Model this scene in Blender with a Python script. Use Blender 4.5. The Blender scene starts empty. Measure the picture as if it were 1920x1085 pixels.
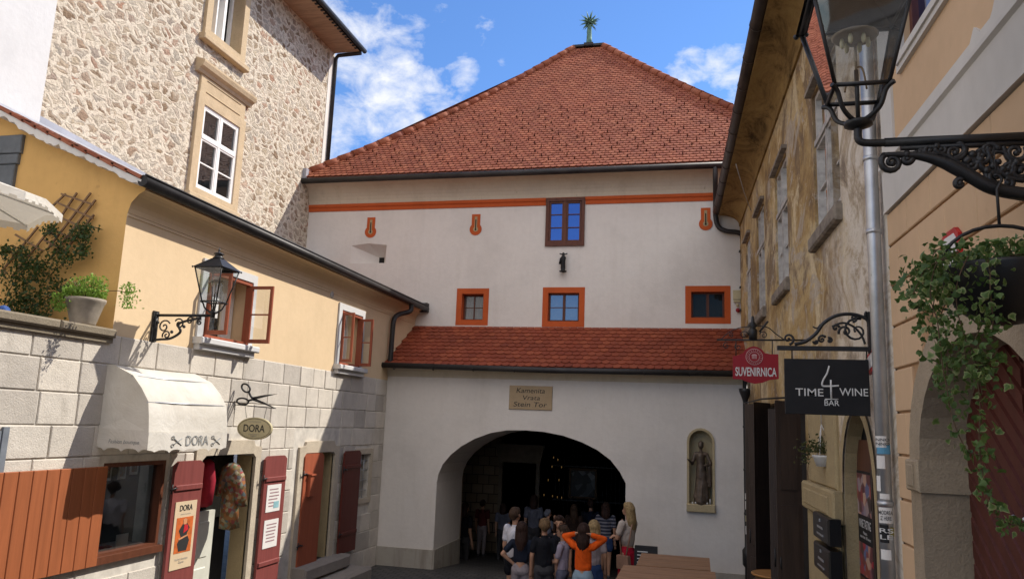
import bpy, bmesh, math, random
from mathutils import Vector, Matrix
rnd = random.Random(7)
SC = bpy.context.scene
COL = SC.collection
PI = math.pi
# ------------------------------------------------------------------ camera
FPX, CX, CY = 1460.0, 960.0, 542.5
PIT, ROL, YAW = math.radians(9.8), math.radians(2.18), math.radians(13.55)
CAM = Vector((0, 0, 3.0))
cp, sp, cr, sr = math.cos(PIT), math.sin(PIT), math.cos(ROL), math.sin(ROL)
RZ = Matrix.Rotation(YAW, 3, 'Z')
right = RZ @ Vector((cr, -sr*sp, sr*cp))
up = RZ @ Vector((-sr, -cr*sp, cr*cp))
back = RZ @ Vector((0, -cp, -sp))
cd = bpy.data.cameras.new('camera'); cam = bpy.data.objects.new('camera', cd); COL.objects.link(cam)
m = Matrix((right, up, back)).transposed().to_4x4(); m.translation = CAM
cam.matrix_world = m
cd.sensor_width = 36; cd.lens = FPX/1920*36; cd.clip_end = 2000; cd.clip_start = 0.05
SC.camera = cam

def ray(px, py):
    x = (px-CX)/FPX; y = (CY-py)/FPX
    return (right*x + up*y - back).normalized()
def hit(px, py, P, n):
    v = ray(px, py); n = Vector(n)
    return CAM + v*((Vector(P)-CAM).dot(n)/v.dot(n))

# ------------------------------------------------------------------ light and sky
SUN_AZ = math.radians(52.5)      # from +Y towards +X
SUN_EL = math.radians(44.5)
SC.view_settings.view_transform = 'Standard'; SC.view_settings.look = 'None'
SC.view_settings.exposure = 0.68; SC.view_settings.gamma = 1.0
sd = bpy.data.lights.new('sun', 'SUN'); so = bpy.data.objects.new('sun', sd); COL.objects.link(so)
sd.energy = 3.75; sd.angle = math.radians(0.55); sd.color = (1.0, 0.93, 0.82)
sv = Vector((math.sin(SUN_AZ)*math.cos(SUN_EL), math.cos(SUN_AZ)*math.cos(SUN_EL), math.sin(SUN_EL)))
so.rotation_euler = sv.to_track_quat('Z', 'Y').to_euler(); so.location = (0, 0, 60)

W = bpy.data.worlds.new('World'); SC.world = W; W.use_nodes = True
nt = W.node_tree; nt.nodes.clear()
def nn(t, **k):
    n = nt.nodes.new(t)
    for a, b in k.items(): setattr(n, a, b)
    return n
def wmath(op, a, b=None, clamp=False):
    n = nn('ShaderNodeMath', operation=op); n.use_clamp = clamp
    for i, v in enumerate((a, b)):
        if v is None: continue
        if isinstance(v, (int, float)): n.inputs[i].default_value = v
        else: nt.links.new(v, n.inputs[i])
    return n.outputs[0]
sky = nn('ShaderNodeTexSky', sky_type='NISHITA'); sky.sun_disc = False
sky.sun_elevation = SUN_EL; sky.sun_rotation = SUN_AZ
sky.air_density = 1.15; sky.dust_density = 0.25; sky.ozone_density = 2.6
tc = nn('ShaderNodeTexCoord')
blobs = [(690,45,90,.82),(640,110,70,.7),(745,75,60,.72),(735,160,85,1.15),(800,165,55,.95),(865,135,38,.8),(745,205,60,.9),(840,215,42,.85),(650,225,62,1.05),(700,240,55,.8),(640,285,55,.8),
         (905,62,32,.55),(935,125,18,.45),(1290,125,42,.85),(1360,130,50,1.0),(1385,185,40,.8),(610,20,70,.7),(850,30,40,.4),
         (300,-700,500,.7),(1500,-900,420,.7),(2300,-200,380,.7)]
acc = None
for bx_, by_, br_, bw_ in blobs:
    d = ray(bx_, by_); ang = math.atan(br_*.80/FPX)
    dp = nn('ShaderNodeVectorMath', operation='DOT_PRODUCT'); nt.links.new(tc.outputs['Generated'], dp.inputs[0]); dp.inputs[1].default_value = d
    mr = nn('ShaderNodeMapRange'); mr.interpolation_type = 'SMOOTHSTEP'
    mr.inputs['From Min'].default_value = math.cos(ang*1.55); mr.inputs['From Max'].default_value = math.cos(ang*0.15)
    mr.inputs['To Min'].default_value = 0; mr.inputs['To Max'].default_value = bw_
    nt.links.new(dp.outputs['Value'], mr.inputs['Value'])
    acc = mr.outputs[0] if acc is None else wmath('MAXIMUM', acc, mr.outputs[0])
mp = nn('ShaderNodeMapping'); mp.inputs['Scale'].default_value = (1, 1, 1.5); nt.links.new(tc.outputs['Generated'], mp.inputs[0])
n1 = nn('ShaderNodeTexNoise'); n1.inputs['Scale'].default_value = 21; n1.inputs['Detail'].default_value = 10; n1.inputs['Roughness'].default_value = 0.62
n1.inputs['Distortion'].default_value = 0.25
for dv, a0_, a1_, w_ in (((0, -.72, .69), 62, 30, 1.25), ((-.75, -.45, .5), 45, 20, 1.2), ((.75, -.45, .5), 45, 20, 1.1)):  # unseen rear cloud cover, added as fill for the shaded walls
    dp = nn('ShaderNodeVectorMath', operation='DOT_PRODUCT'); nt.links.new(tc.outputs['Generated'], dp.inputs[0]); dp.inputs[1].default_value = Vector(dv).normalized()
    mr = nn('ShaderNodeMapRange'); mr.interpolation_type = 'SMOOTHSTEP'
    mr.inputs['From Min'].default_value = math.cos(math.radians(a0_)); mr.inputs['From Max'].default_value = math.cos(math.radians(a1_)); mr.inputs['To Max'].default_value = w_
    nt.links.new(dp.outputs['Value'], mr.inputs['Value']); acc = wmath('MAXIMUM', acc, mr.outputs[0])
dp = nn('ShaderNodeVectorMath', operation='DOT_PRODUCT'); nt.links.new(tc.outputs['Generated'], dp.inputs[0]); dp.inputs[1].default_value = Vector((-.17, -.95, .22)).normalized()  # gap shaped into the added cloud so the tall window mirrors blue
mr = nn('ShaderNodeMapRange'); mr.inputs['From Min'].default_value = math.cos(math.radians(17)); mr.inputs['From Max'].default_value = math.cos(math.radians(9)); mr.inputs['To Min'].default_value = 1; mr.inputs['To Max'].default_value = 0
nt.links.new(dp.outputs['Value'], mr.inputs['Value']); acc = wmath('MULTIPLY', acc, mr.outputs[0])
nt.links.new(mp.outputs[0], n1.inputs['Vector'])
n3 = nn('ShaderNodeTexNoise'); n3.inputs['Scale'].default_value = 6; n3.inputs['Detail'].default_value = 3
nt.links.new(mp.outputs[0], n3.inputs['Vector'])
dens = wmath('ADD', wmath('MULTIPLY', acc, 1.15), wmath('MULTIPLY', wmath('SUBTRACT', n1.outputs[0], 0.5), 3.6))
dens = wmath('SUBTRACT', dens, 0.54)
dens = wmath('MULTIPLY', dens, wmath('MULTIPLY', acc, 2.6, True))
densc = wmath('MULTIPLY', dens, 0.85, True)
# deep blue of a clear autumn sky, unseen cloud banks added behind and above the viewer, brightened to lift the shade
tint = nn('ShaderNodeMix', data_type='RGBA', blend_type='MULTIPLY'); tint.inputs[0].default_value = 1
nt.links.new(sky.outputs[0], tint.inputs[6]); tint.inputs[7].default_value = (.74, 1.02, 1.42, 1)
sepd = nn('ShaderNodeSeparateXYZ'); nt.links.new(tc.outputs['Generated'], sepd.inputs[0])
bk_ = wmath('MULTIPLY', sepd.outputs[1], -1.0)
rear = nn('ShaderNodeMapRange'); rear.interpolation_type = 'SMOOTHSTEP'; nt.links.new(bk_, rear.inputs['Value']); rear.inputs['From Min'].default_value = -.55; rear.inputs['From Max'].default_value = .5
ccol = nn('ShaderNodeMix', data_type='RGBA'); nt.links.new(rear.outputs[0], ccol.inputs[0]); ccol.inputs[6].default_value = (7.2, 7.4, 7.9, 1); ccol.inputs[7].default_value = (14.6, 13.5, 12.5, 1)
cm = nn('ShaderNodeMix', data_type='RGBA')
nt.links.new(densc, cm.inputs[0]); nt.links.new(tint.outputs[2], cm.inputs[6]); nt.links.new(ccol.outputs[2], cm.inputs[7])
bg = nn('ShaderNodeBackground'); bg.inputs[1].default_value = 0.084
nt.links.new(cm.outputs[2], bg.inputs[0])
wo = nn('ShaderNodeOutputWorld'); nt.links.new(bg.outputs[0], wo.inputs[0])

# ------------------------------------------------------------------ materials
MATS = {}
class MatB:
    def __init__(s, name):
        s.m = bpy.data.materials.new(name); s.m.use_nodes = True
        s.nt = s.m.node_tree; s.b = s.nt.nodes['Principled BSDF']
        s.tc = s.nt.nodes.new('ShaderNodeTexCoord')
    def n(s, t, **k):
        n = s.nt.nodes.new(t)
        for a, b in k.items(): setattr(n, a, b)
        return n
    def l(s, a, b): s.nt.links.new(a, b)
    def map(s, sc=(1, 1, 1), rot=(0, 0, 0)):
        n = s.n('ShaderNodeMapping'); n.inputs['Scale'].default_value = sc; n.inputs['Rotation'].default_value = rot
        s.l(s.tc.outputs['Object'], n.inputs[0]); return n.outputs[0]
    def noise(s, scale, detail=4, rough=.55, vec=None, dist=0):
        n = s.n('ShaderNodeTexNoise'); n.inputs['Scale'].default_value = scale; n.inputs['Detail'].default_value = detail
        n.inputs['Roughness'].default_value = rough; n.inputs['Distortion'].default_value = dist
        s.l(vec if vec is not None else s.tc.outputs['Object'], n.inputs['Vector']); return n.outputs[0]
    def ramp(s, fac, stops):
        n = s.n('ShaderNodeValToRGB'); e = n.color_ramp.elements
        while len(e) < len(stops): e.new(0.5)
        for el, (p, c) in zip(e, stops):
            el.position = p; el.color = (c[0], c[1], c[2], 1) if not isinstance(c, (int, float)) else (c, c, c, 1)
        s.l(fac, n.inputs[0]); return n.outputs[0]
    def mix(s, fac, a, b, mode='MIX'):
        n = s.n('ShaderNodeMix', data_type='RGBA', blend_type=mode)
        for i, v in ((0, fac), (6, a), (7, b)):
            if isinstance(v, (int, float)): n.inputs[i].default_value = v
            elif isinstance(v, tuple): n.inputs[i].default_value = (*v[:3], 1)
            else: s.l(v, n.inputs[i])
        return n.outputs[2]
    def math(s, op, a, b=None, clamp=False):
        n = s.n('ShaderNodeMath', operation=op); n.use_clamp = clamp
        for i, v in enumerate((a, b)):
            if v is None: continue
            if isinstance(v, (int, float)): n.inputs[i].default_value = v
            else: s.l(v, n.inputs[i])
        return n.outputs[0]
    def sep(s, vec=None):
        n = s.n('ShaderNodeSeparateXYZ'); s.l(vec if vec is not None else s.tc.outputs['Object'], n.inputs[0]); return n.outputs
    def bump(s, h, strength=.4, dist=.02):
        n = s.n('ShaderNodeBump'); n.inputs['Strength'].default_value = strength; n.inputs['Distance'].default_value = dist
        s.l(h, n.inputs['Height']); s.l(n.outputs[0], s.b.inputs['Normal'])
    def col(s, c):
        if isinstance(c, tuple): s.b.inputs['Base Color'].default_value = (*c[:3], 1)
        else: s.l(c, s.b.inputs['Base Color'])
    def done(s, rough=.8, metal=0, spec=.3):
        s.b.inputs['Roughness'].default_value = rough; s.b.inputs['Metallic'].default_value = metal
        s.b.inputs['Specular IOR Level'].default_value = spec
        return s.m
def dark(c, k): return tuple(x*k for x in c)
def simple(name, c, rough=.7, metal=0, var=.25, scale=6, bump=.15, bscale=60, spec=.3, bd=.004):
    if name in MATS: return MATS[name]
    b = MatB(name)
    f = b.noise(scale, 6, .6)
    r = b.ramp(f, [(.3, dark(c, 1-var)), (.7, tuple(min(1, x*(1+var*.6)) for x in c))])
    b.col(r)
    if bump: b.bump(b.noise(bscale, 3), bump, bd)
    MATS[name] = b.done(rough, metal, spec); return MATS[name]

def plaster(name, c, stain=(.25, .2, .14), amt=.35, sc=1.0, streak=True, bump=.3):
    b = MatB(name)
    big = b.noise(.7*sc, 5, .6)
    base = b.ramp(big, [(.25, dark(c, .86)), (.5, c), (.8, tuple(min(1, x*1.05) for x in c))])
    if streak:
        st = b.noise(1.0, 6, .65, b.map((3.5, 3.5, .45)))
        base = b.mix(b.ramp(st, [(.52, 0.0), (.85, amt)]), base, stain)
    fine = b.noise(9, 6, .6)
    base = b.mix(b.ramp(fine, [(.35, 0.12), (.6, 0.0)]), base, dark(c, .7))
    pt = b.noise(.9*sc, 9, .78, None, .6)
    base = b.mix(b.ramp(pt, [(.55, 0.0), (.60, amt*.55)]), base, tuple(.55*x+.45*y for x, y in zip(c, stain)))
    rain = b.noise(1.0, 8, .8, b.map((9, 9, .22)))
    if streak: base = b.mix(b.ramp(rain, [(.56, 0.0), (.75, amt*.9)]), base, stain)
    spots = b.noise(7.5, 4, .5); base = b.mix(b.ramp(spots, [(.70, 0.0), (.76, amt*1.3)]), base, stain)
    dirt = b.noise(2.2, 8, .72)
    base = b.mix(b.ramp(dirt, [(.6, 0.0), (.78, amt*1.1)]), base, stain)
    b.col(base)
    h = b.math('ADD', b.noise(14, 5), b.math('MULTIPLY', b.noise(90, 3), .35))
    b.bump(h, bump, .012)
    return b.done(.92, 0, .15)
M_white = plaster('lime_plaster', (.71, .67, .625), (.42, .36, .29), .19)
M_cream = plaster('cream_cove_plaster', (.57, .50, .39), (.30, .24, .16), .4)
M_band = plaster('orange_paint', (.50, .105, .032), (.22, .05, .02), .3)
M_ochre = plaster('ochre_plaster', (.69, .525, .335), (.46, .31, .17), .12, .6, True, .18)
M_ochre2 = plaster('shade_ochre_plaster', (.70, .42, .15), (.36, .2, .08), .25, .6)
M_wplaster = plaster('white_house_plaster', (.60, .60, .60), (.5, .48, .44), .1)
M_beige = plaster('beige_plaster', (.60, .415, .26), (.36, .24, .14), .12, .8, True, .1)
M_trim = plaster('white_trim_plaster', (.60, .57, .53), (.4, .35, .3), .15, .8, True, .1)
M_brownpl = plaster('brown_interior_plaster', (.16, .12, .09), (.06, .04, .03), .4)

def mk_rubble():
    b = MatB('rubble_masonry')
    v = b.map((3.2, 3.2, 4.9))
    dn = b.n('ShaderNodeTexNoise'); dn.inputs['Scale'].default_value = 1.1; dn.inputs['Detail'].default_value = 5; dn.inputs['Roughness'].default_value = .6
    b.l(v, dn.inputs['Vector'])
    ad = b.n('ShaderNodeVectorMath', operation='MULTIPLY_ADD'); b.l(dn.outputs['Color'], ad.inputs[0]); ad.inputs[1].default_value = (1.3, 1.3, 1.3); b.l(v, ad.inputs[2])
    sx = b.sep(ad.outputs[0]); cb = b.n('ShaderNodeCombineXYZ'); b.l(sx[1], cb.inputs[0]); b.l(sx[2], cb.inputs[1])
    rough = b.noise(13, 7, .75)
    def layer(scale, lo, hi, var):
        vo = b.n('ShaderNodeTexVoronoi'); vo.voronoi_dimensions = '2D'; vo.feature = 'F1'; vo.inputs['Scale'].default_value = scale
        ve = b.n('ShaderNodeTexVoronoi'); ve.voronoi_dimensions = '2D'; ve.feature = 'DISTANCE_TO_EDGE'; ve.inputs['Scale'].default_value = scale
        b.l(cb.outputs[0], vo.inputs['Vector']); b.l(cb.outputs[0], ve.inputs['Vector'])
        sc = b.sep(vo.outputs['Color'])
        e = b.math('ADD', ve.outputs['Distance'], b.math('MULTIPLY', b.math('SUBTRACT', rough, .5), .42))
        e = b.math('SUBTRACT', e, b.math('MULTIPLY', sc[1], var))
        return e, sc, b.ramp(e, [(lo, 0.0), (hi, 1.0)])
    e1, s1, m1 = layer(1.3, .075, .14, .17)
    e2, s2, m2 = layer(3.0, .10, .18, .22)
    stops = [(0, (.40, .31, .22)), (.15, (.30, .215, .15)), (.3, (.64, .56, .44)), (.45, (.42, .31, .23)), (.58, (.56, .51, .44)), (.72, (.50, .31, .22)), (.85, (.40, .37, .33)), (1, (.68, .61, .50))]
    n2 = b.ramp(b.noise(24, 8, .75), [(.25, (.42, .38, .34)), (.72, (1.08, 1.05, 1))])
    st1 = b.mix(.85, b.ramp(s1[0], stops), n2, 'MULTIPLY'); st2 = b.mix(.85, b.ramp(s2[0], stops), n2, 'MULTIPLY')
    keep = b.ramp(b.noise(1.6, 6, .72), [(.34, 0.35), (.52, 1.0)])
    mort = b.ramp(b.noise(7, 8, .75), [(.3, (.57, .495, .39)), (.55, (.70, .62, .505)), (.75, (.78, .70, .58))])
    col = b.mix(b.math('MULTIPLY', m2, .45), mort, st2)
    col = b.mix(b.math('MULTIPLY', m1, keep), col, st1)
    b.col(col)
    edge = b.ramp(e1, [(.02, .9), (.12, 0.15), (.4, .75)])
    h = b.math('ADD', b.math('ADD', edge, b.math('MULTIPLY', m2, .25)), b.math('MULTIPLY', b.noise(18, 8, .8), 1.2))
    b.bump(h, .65, .045)
    return b.done(.95, 0, .1)
M_rubble = mk_rubble()

def mk_ashlar(name, c, st):
    b = MatB(name)
    sx = b.sep(); cb = b.n('ShaderNodeCombineXYZ')
    at = b.n('ShaderNodeAttribute'); at.attribute_name = 'v'
    base = b.ramp(b.noise(3, 6, .7), [(.25, dark(c, .78)), (.7, c)])
    base = b.mix(1, base, b.ramp(at.outputs['Fac'], [(0, (.72, .70, .68)), (.5, (.95, .93, .9)), (1, (1.05, 1.02, .97))]), 'MULTIPLY')
    sp_ = b.noise(70, 3, .8)
    base = b.mix(b.ramp(sp_, [(.5, 0.0), (.75, .5)]), base, dark(c, .45))
    stn = b.noise(1.0, 7, .7, b.map((2.5, 2.5, .9)))
    base = b.mix(b.ramp(stn, [(.56, 0.0), (.8, .75)]), base, st)
    b.col(base); b.bump(b.math('ADD', b.noise(55, 4, .7), b.math('MULTIPLY', b.noise(12, 3), .8)), .7, .012)
    return b.done(.92, 0, .12)
M_ashlar = mk_ashlar('ashlar_stone', (.68, .64, .585), (.25, .22, .18))
M_stonefr = mk_ashlar('sandstone_dressing', (.62, .49, .33), (.34, .25, .15))
M_paledr = mk_ashlar('pale_stone_dressing', (.60, .53, .43), (.30, .25, .18))
M_olive = mk_ashlar('yellowed_sandstone', (.46, .37, .22), (.18, .13, .08))
M_surr = mk_ashlar('grey_beige_sandstone', (.43, .355, .265), (.2, .16, .11))
M_joint = simple('joint_mortar', (.60, .56, .50), .95)
M_coping = mk_ashlar('weathered_coping', (.30, .26, .2), (.07, .06, .045))
M_step = mk_ashlar('step_stone', (.34, .31, .28), (.12, .11, .1))

def mk_tile(name, stops, rough=.75):
    b = MatB(name)
    at = b.n('ShaderNodeAttribute'); at.attribute_name = 'v'
    base = b.ramp(at.outputs['Fac'], stops)
    n = b.noise(1.6, 6, .6)
    base = b.mix(.55, base, b.ramp(n, [(.3, (.62, .6, .6)), (.7, (1.1, 1.05, 1))]), 'MULTIPLY')
    b.col(base); b.bump(b.noise(45, 3), .25, .006)
    return b.done(rough, 0, .35)
M_tile = mk_tile('clay_tile', [(0, (.245, .068, .033)), (.5, (.285, .086, .042)), (.85, (.335, .115, .058)), (1, (.225, .06, .031))])
M_tile2 = mk_tile('lower_clay_tile', [(0, (.215, .042, .018)), (.5, (.255, .054, .023)), (.85, (.30, .072, .03)), (1, (.19, .037, .017))])
M_tile3 = mk_tile('old_clay_tile', [(0, (.20, .09, .06)), (.5, (.33, .13, .08)), (1, (.25, .15, .11))])

def mk_weathered():
    b = MatB('weathered_ochre_render')
    big = b.noise(1.0, 8, .7, b.map((.8, .38, .8)), .6)
    base = b.ramp(big, [(.34, (.17, .11, .06)), (.44, (.36, .235, .10)), (.52, (.50, .355, .165)), (.60, (.57, .45, .26)), (.68, (.24, .17, .11))])
    st = b.noise(1.0, 9, .74, b.map((2.0, 1.0, .7)), 1.0)
    base = b.mix(b.ramp(st, [(.49, 0.0), (.58, .8)]), base, (.17, .12, .085))
    st2 = b.noise(1.0, 9, .75, b.map((2.0, 1.3, 1.0), (.4, 0, 0)), .8)
    base = b.mix(b.ramp(st2, [(.54, 0.0), (.60, .85)]), base, (.68, .56, .36))
    pat = b.noise(2.4, 9, .72, b.map((1, .4, .8), (.5, 0, 0)), .6)
    base = b.mix(b.ramp(pat, [(.56, 0.0), (.59, .8)]), base, (.46, .40, .33))
    base = b.mix(b.ramp(b.noise(15, 5, .7), [(.35, .35), (.6, 0.0)]), base, (.22, .15, .09))
    s = b.sep(); y = b.math('ADD', s[1], b.math('MULTIPLY', b.math('SUBTRACT', b.noise(1.4, 7, .7), .5), 3.2))
    f = b.n('ShaderNodeMapRange'); b.l(y, f.inputs[0]); f.inputs[1].default_value = -3.4; f.inputs[2].default_value = -4.8
    grey = b.ramp(b.noise(2.2, 9, .75, b.map((1, .5, .8)), .8), [(.36, (.20, .165, .14)), (.45, (.46, .38, .29)), (.53, (.72, .66, .58)), (.61, (.60, .52, .42)), (.7, (.48, .33, .14))])
    base = b.mix(b.math('MULTIPLY', f.outputs[0], .85), base, grey)
    b.col(base); b.bump(b.math('ADD', b.noise(7, 8, .7), b.math('MULTIPLY', st, .8)), .5, .03)
    return b.done(.95, 0, .1)
M_weath = mk_weathered()
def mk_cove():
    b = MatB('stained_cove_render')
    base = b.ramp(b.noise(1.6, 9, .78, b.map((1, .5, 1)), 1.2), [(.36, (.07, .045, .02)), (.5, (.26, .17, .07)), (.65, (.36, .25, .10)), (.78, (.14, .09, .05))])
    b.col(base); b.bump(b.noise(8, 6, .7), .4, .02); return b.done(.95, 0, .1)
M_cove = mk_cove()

def mk_wood(name, c, sc=(1, 1, 1), rough=.6, var=.4):
    b = MatB(name)
    g = b.noise(2.0, 8, .7, b.map(sc), .5)
    b.col(b.ramp(g, [(.3, dark(c, 1-var)), (.55, c), (.8, tuple(min(1, x*1.2) for x in c))]))
    b.bump(g, .25, .005); return b.done(rough, 0, .3)
M_redwood = mk_wood('red_brown_window_paint', (.30, .085, .045), (4, 4, 1), .5, .2)
M_shutor = mk_wood('orange_brown_shutter_paint', (.31, .095, .035), (9, 9, .6), .6, .18)
M_shutmar = mk_wood('maroon_door_paint', (.21, .055, .05), (9, 9, .6), .5, .2)
M_shutdk = mk_wood('dark_maroon_paint', (.12, .025, .018), (9, 9, .6), .55, .2)
M_door2 = mk_wood('rust_red_door_paint', (.33, .085, .04), (9, 9, .6), .55, .2)
M_darkwood = mk_wood('dark_brown_wood', (.045, .03, .024), (8, 8, .7), .55)
M_brownwin = mk_wood('brown_window_wood', (.12, .04, .02), (6, 6, 1), .5)
M_doorred = mk_wood('oxblood_plank_door', (.085, .022, .016), (6, 6, 1), .5, .35)
M_table = mk_wood('weathered_table_wood', (.34, .19, .105), (1.2, 8, 8), .65, .45)
M_tabled = mk_wood('table_leg_wood', (.16, .09, .05), (4, 4, 1), .7)
M_trellis = mk_wood('trellis_wood', (.22, .13, .07), (3, 3, 3), .8)
M_soffit = mk_wood('eaves_board', (.42, .29, .19), (1, 6, 1), .8, .35)
M_whitewood = simple('white_window_paint', (.80, .79, .77), .45, 0, .06)
M_greywood = simple('old_white_paint', (.44, .41, .38), .8, 0, .35, 9, .4)
M_iron = simple('black_iron', (.022, .022, .024), .45, .3, .3, 20, .25, 80, .5)
M_zinc = simple('dark_gutter_metal', (.045, .042, .042), .5, .4, .3, 3, .1)
M_brgut = simple('brown_gutter_metal', (.06, .045, .038), .5, .3, .4, 2.5, .15)
M_galv = simple('galvanised_metal', (.50, .51, .53), .42, .75, .25, 4, .15, 20, .5)
M_flash = simple('grey_flashing', (.36, .37, .42), .5, .3, .2, 3)
M_copper = simple('verdigris_copper', (.13, .24, .19), .6, .3, .5, 8)
M_bronze = simple('statue_bronze', (.12, .088, .065), .5, .35, .5, 12, .3, 30, .5)
M_canvas = None
M_blackbox = simple('black_enamel', (.012, .012, .013), .35, .1, .1)
M_black = simple('matt_black', (.012, .012, .014), .6)
M_white_pl = simple('white_plastic', (.6, .6, .6), .4, 0, .05)
M_paper = simple('white_paper', (.72, .70, .68), .7, 0, .05, 3, 0)
M_gold = simple('sign_cream', (.50, .44, .27), .5, 0, .15, 4)
M_red = simple('sign_red', (.28, .012, .02), .45, 0, .15, 4)
M_text_d = simple('dark_lettering', (.03, .03, .03), .6, 0, .05, 3, 0)
M_text_w = simple('white_lettering', (.62, .62, .62), .6, 0, .05, 3, 0)
M_text_g = simple('faded_grey_lettering', (.24, .25, .25), .8, 0, .3, 12, 0)
M_plq = mk_ashlar('plaque_stone', (.52, .40, .26), (.3, .22, .14))
M_terra = simple('old_planter_stone', (.36, .31, .25), .9, 0, .35, 5, .5, 20)
M_curtain = simple('interior_pale_wall', (.55, .54, .53), .9, 0, .1)
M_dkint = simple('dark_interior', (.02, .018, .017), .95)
M_bark = simple('vine_bark', (.10, .065, .04), .9)

def mk_canvas():
    b = MatB('awning_canvas')
    base = b.ramp(b.noise(2.2, 6, .65), [(.25, (.60, .56, .49)), (.6, (.74, .71, .65))])
    base = b.mix(b.ramp(b.noise(1, 6, .7, b.map((4, 4, 1.0))), [(.6, 0.0), (.8, .35)]), base, (.42, .37, .28))
    b.col(base); b.bump(b.math('ADD', b.noise(3.5, 4, .6, None, 1.2), b.math('MULTIPLY', b.noise(120, 2), .1)), .5, .03)
    m = b.done(.9, 0, .1)
    tr = b.n('ShaderNodeBsdfTranslucent'); tr.inputs[0].default_value = (.72, .66, .55, 1)
    mx = b.n('ShaderNodeMixShader'); mx.inputs[0].default_value = .22
    out = b.nt.nodes['Material Output']; b.l(b.b.outputs[0], mx.inputs[1]); b.l(tr.outputs[0], mx.inputs[2]); b.l(mx.outputs[0], out.inputs[0])
    return m
M_canvas = mk_canvas()
def mk_glass(name, tint=(.9, .95, 1), refl=.35, clear=.5, base=(.02, .025, .03), gcol=(1, 1, 1)):
    b = MatB(name); out = b.nt.nodes['Material Output']
    tr = b.n('ShaderNodeBsdfTransparent'); tr.inputs[0].default_value = (*tint, 1)
    gl = b.n('ShaderNodeBsdfGlossy'); gl.inputs['Roughness'].default_value = .03; gl.inputs['Color'].default_value = (*gcol, 1)
    bn = b.n('ShaderNodeBump'); bn.inputs['Strength'].default_value = .12; bn.inputs['Distance'].default_value = .02
    b.l(b.noise(2.5, 2), bn.inputs['Height']); b.l(bn.outputs[0], gl.inputs['Normal'])
    df = b.n('ShaderNodeBsdfDiffuse'); df.inputs[0].default_value = (*base, 1)
    m1 = b.n('ShaderNodeMixShader'); m1.inputs[0].default_value = clear; b.l(df.outputs[0], m1.inputs[1]); b.l(tr.outputs[0], m1.inputs[2])
    fr = b.n('ShaderNodeFresnel'); fr.inputs[0].default_value = 1.5
    f = b.math('ADD', fr.outputs[0], refl, True)
    m2 = b.n('ShaderNodeMixShader'); b.l(f, m2.inputs[0]); b.l(m1.outputs[0], m2.inputs[1]); b.l(gl.outputs[0], m2.inputs[2])
    b.l(m2.outputs[0], out.inputs[0]); return b.m
M_glass = mk_glass('window_glass', (.8, .82, .8), .06, .6, (.1, .1, .09), (.7, .7, .7))
M_glassdk = mk_glass('dark_window_glass', (.5, .5, .5), .0, .15, (.02, .02, .018), (.35, .35, .32))
M_glassbl = mk_glass('sky_tinted_glass', (.5, .6, .8), .32, .1, (.015, .02, .07), (.40, .55, 1))  # blue of the reflected sky put into the gloss and base colour
M_glasslamp = mk_glass('lantern_glass', (.93, .96, .97), .06, .97)
M_glassshop = mk_glass('shop_glass', (.8, .85, .85), .05, .92)

def mk_leaf(name, c1, c2, edge=None):
    b = MatB(name)
    at = b.n('ShaderNodeAttribute'); at.attribute_name = 'v'
    stops = [(0, c1), (.7, c2)]
    if edge: stops += [(.78, edge), (1, edge)]
    b.col(b.ramp(at.outputs['Fac'], stops)); m = b.done(.5, 0, .35)
    tr = b.n('ShaderNodeBsdfTranslucent'); tr.inputs[0].default_value = (*c2, 1)
    mx = b.n('ShaderNodeMixShader'); mx.inputs[0].default_value = .3
    out = b.nt.nodes['Material Output']; b.l(b.b.outputs[0], mx.inputs[1]); b.l(tr.outputs[0], mx.inputs[2]); b.l(mx.outputs[0], out.inputs[0])
    return m
M_ivy = mk_leaf('variegated_ivy_leaf', (.035, .075, .018), (.085, .15, .035), (.25, .28, .12))
M_bright = mk_leaf('bright_green_leaf', (.12, .24, .03), (.26, .40, .06))
M_vine = mk_leaf('dark_vine_leaf', (.018, .045, .014), (.05, .10, .02), (.20, .10, .04))
M_geran = mk_leaf('small_basket_leaf', (.04, .06, .02), (.09, .09, .03), (.25, .07, .03))

def mk_paving():
    b = MatB('street_paving')
    br = b.n('ShaderNodeTexBrick'); br.inputs['Scale'].default_value = 1; br.inputs['Brick Width'].default_value = .22; br.inputs['Row Height'].default_value = .14; br.inputs['Mortar Size'].default_value = .012
    br.inputs['Color1'].default_value = (.075, .075, .08, 1); br.inputs['Color2'].default_value = (.11, .105, .1, 1); br.inputs['Mortar'].default_value = (.03, .03, .028, 1)
    b.l(b.tc.outputs['Object'], br.inputs['Vector'])
    b.col(b.mix(.7, br.outputs[0], b.ramp(b.noise(3, 6, .7), [(.3, (.5, .5, .5)), (.7, (1.1, 1.1, 1.1))]), 'MULTIPLY'))
    b.bump(b.math('SUBTRACT', b.noise(30, 4), b.math('MULTIPLY', br.outputs[1], 2.0)), .4, .01)
    return b.done(.7, 0, .3)
M_pave = mk_paving()
def mk_innerstone():
    b = MatB('passage_stone_blocks')
    s = b.sep(); cb = b.n('ShaderNodeCombineXYZ'); b.l(s[0], cb.inputs[0]); b.l(s[2], cb.inputs[1])
    br = b.n('ShaderNodeTexBrick'); br.inputs['Scale'].default_value = 1; br.inputs['Brick Width'].default_value = .33; br.inputs['Row Height'].default_value = .26; br.inputs['Mortar Size'].default_value = .012
    br.inputs['Color1'].default_value = (.33, .26, .19, 1); br.inputs['Color2'].default_value = (.16, .12, .08, 1); br.inputs['Mortar'].default_value = (.07, .05, .04, 1)
    br.inputs['Bias'].default_value = -.2
    b.l(cb.outputs[0], br.inputs['Vector']); b.col(br.outputs[0]); b.bump(b.noise(12, 5), .4, .01); return b.done(.9)
M_inner = mk_innerstone()
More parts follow.
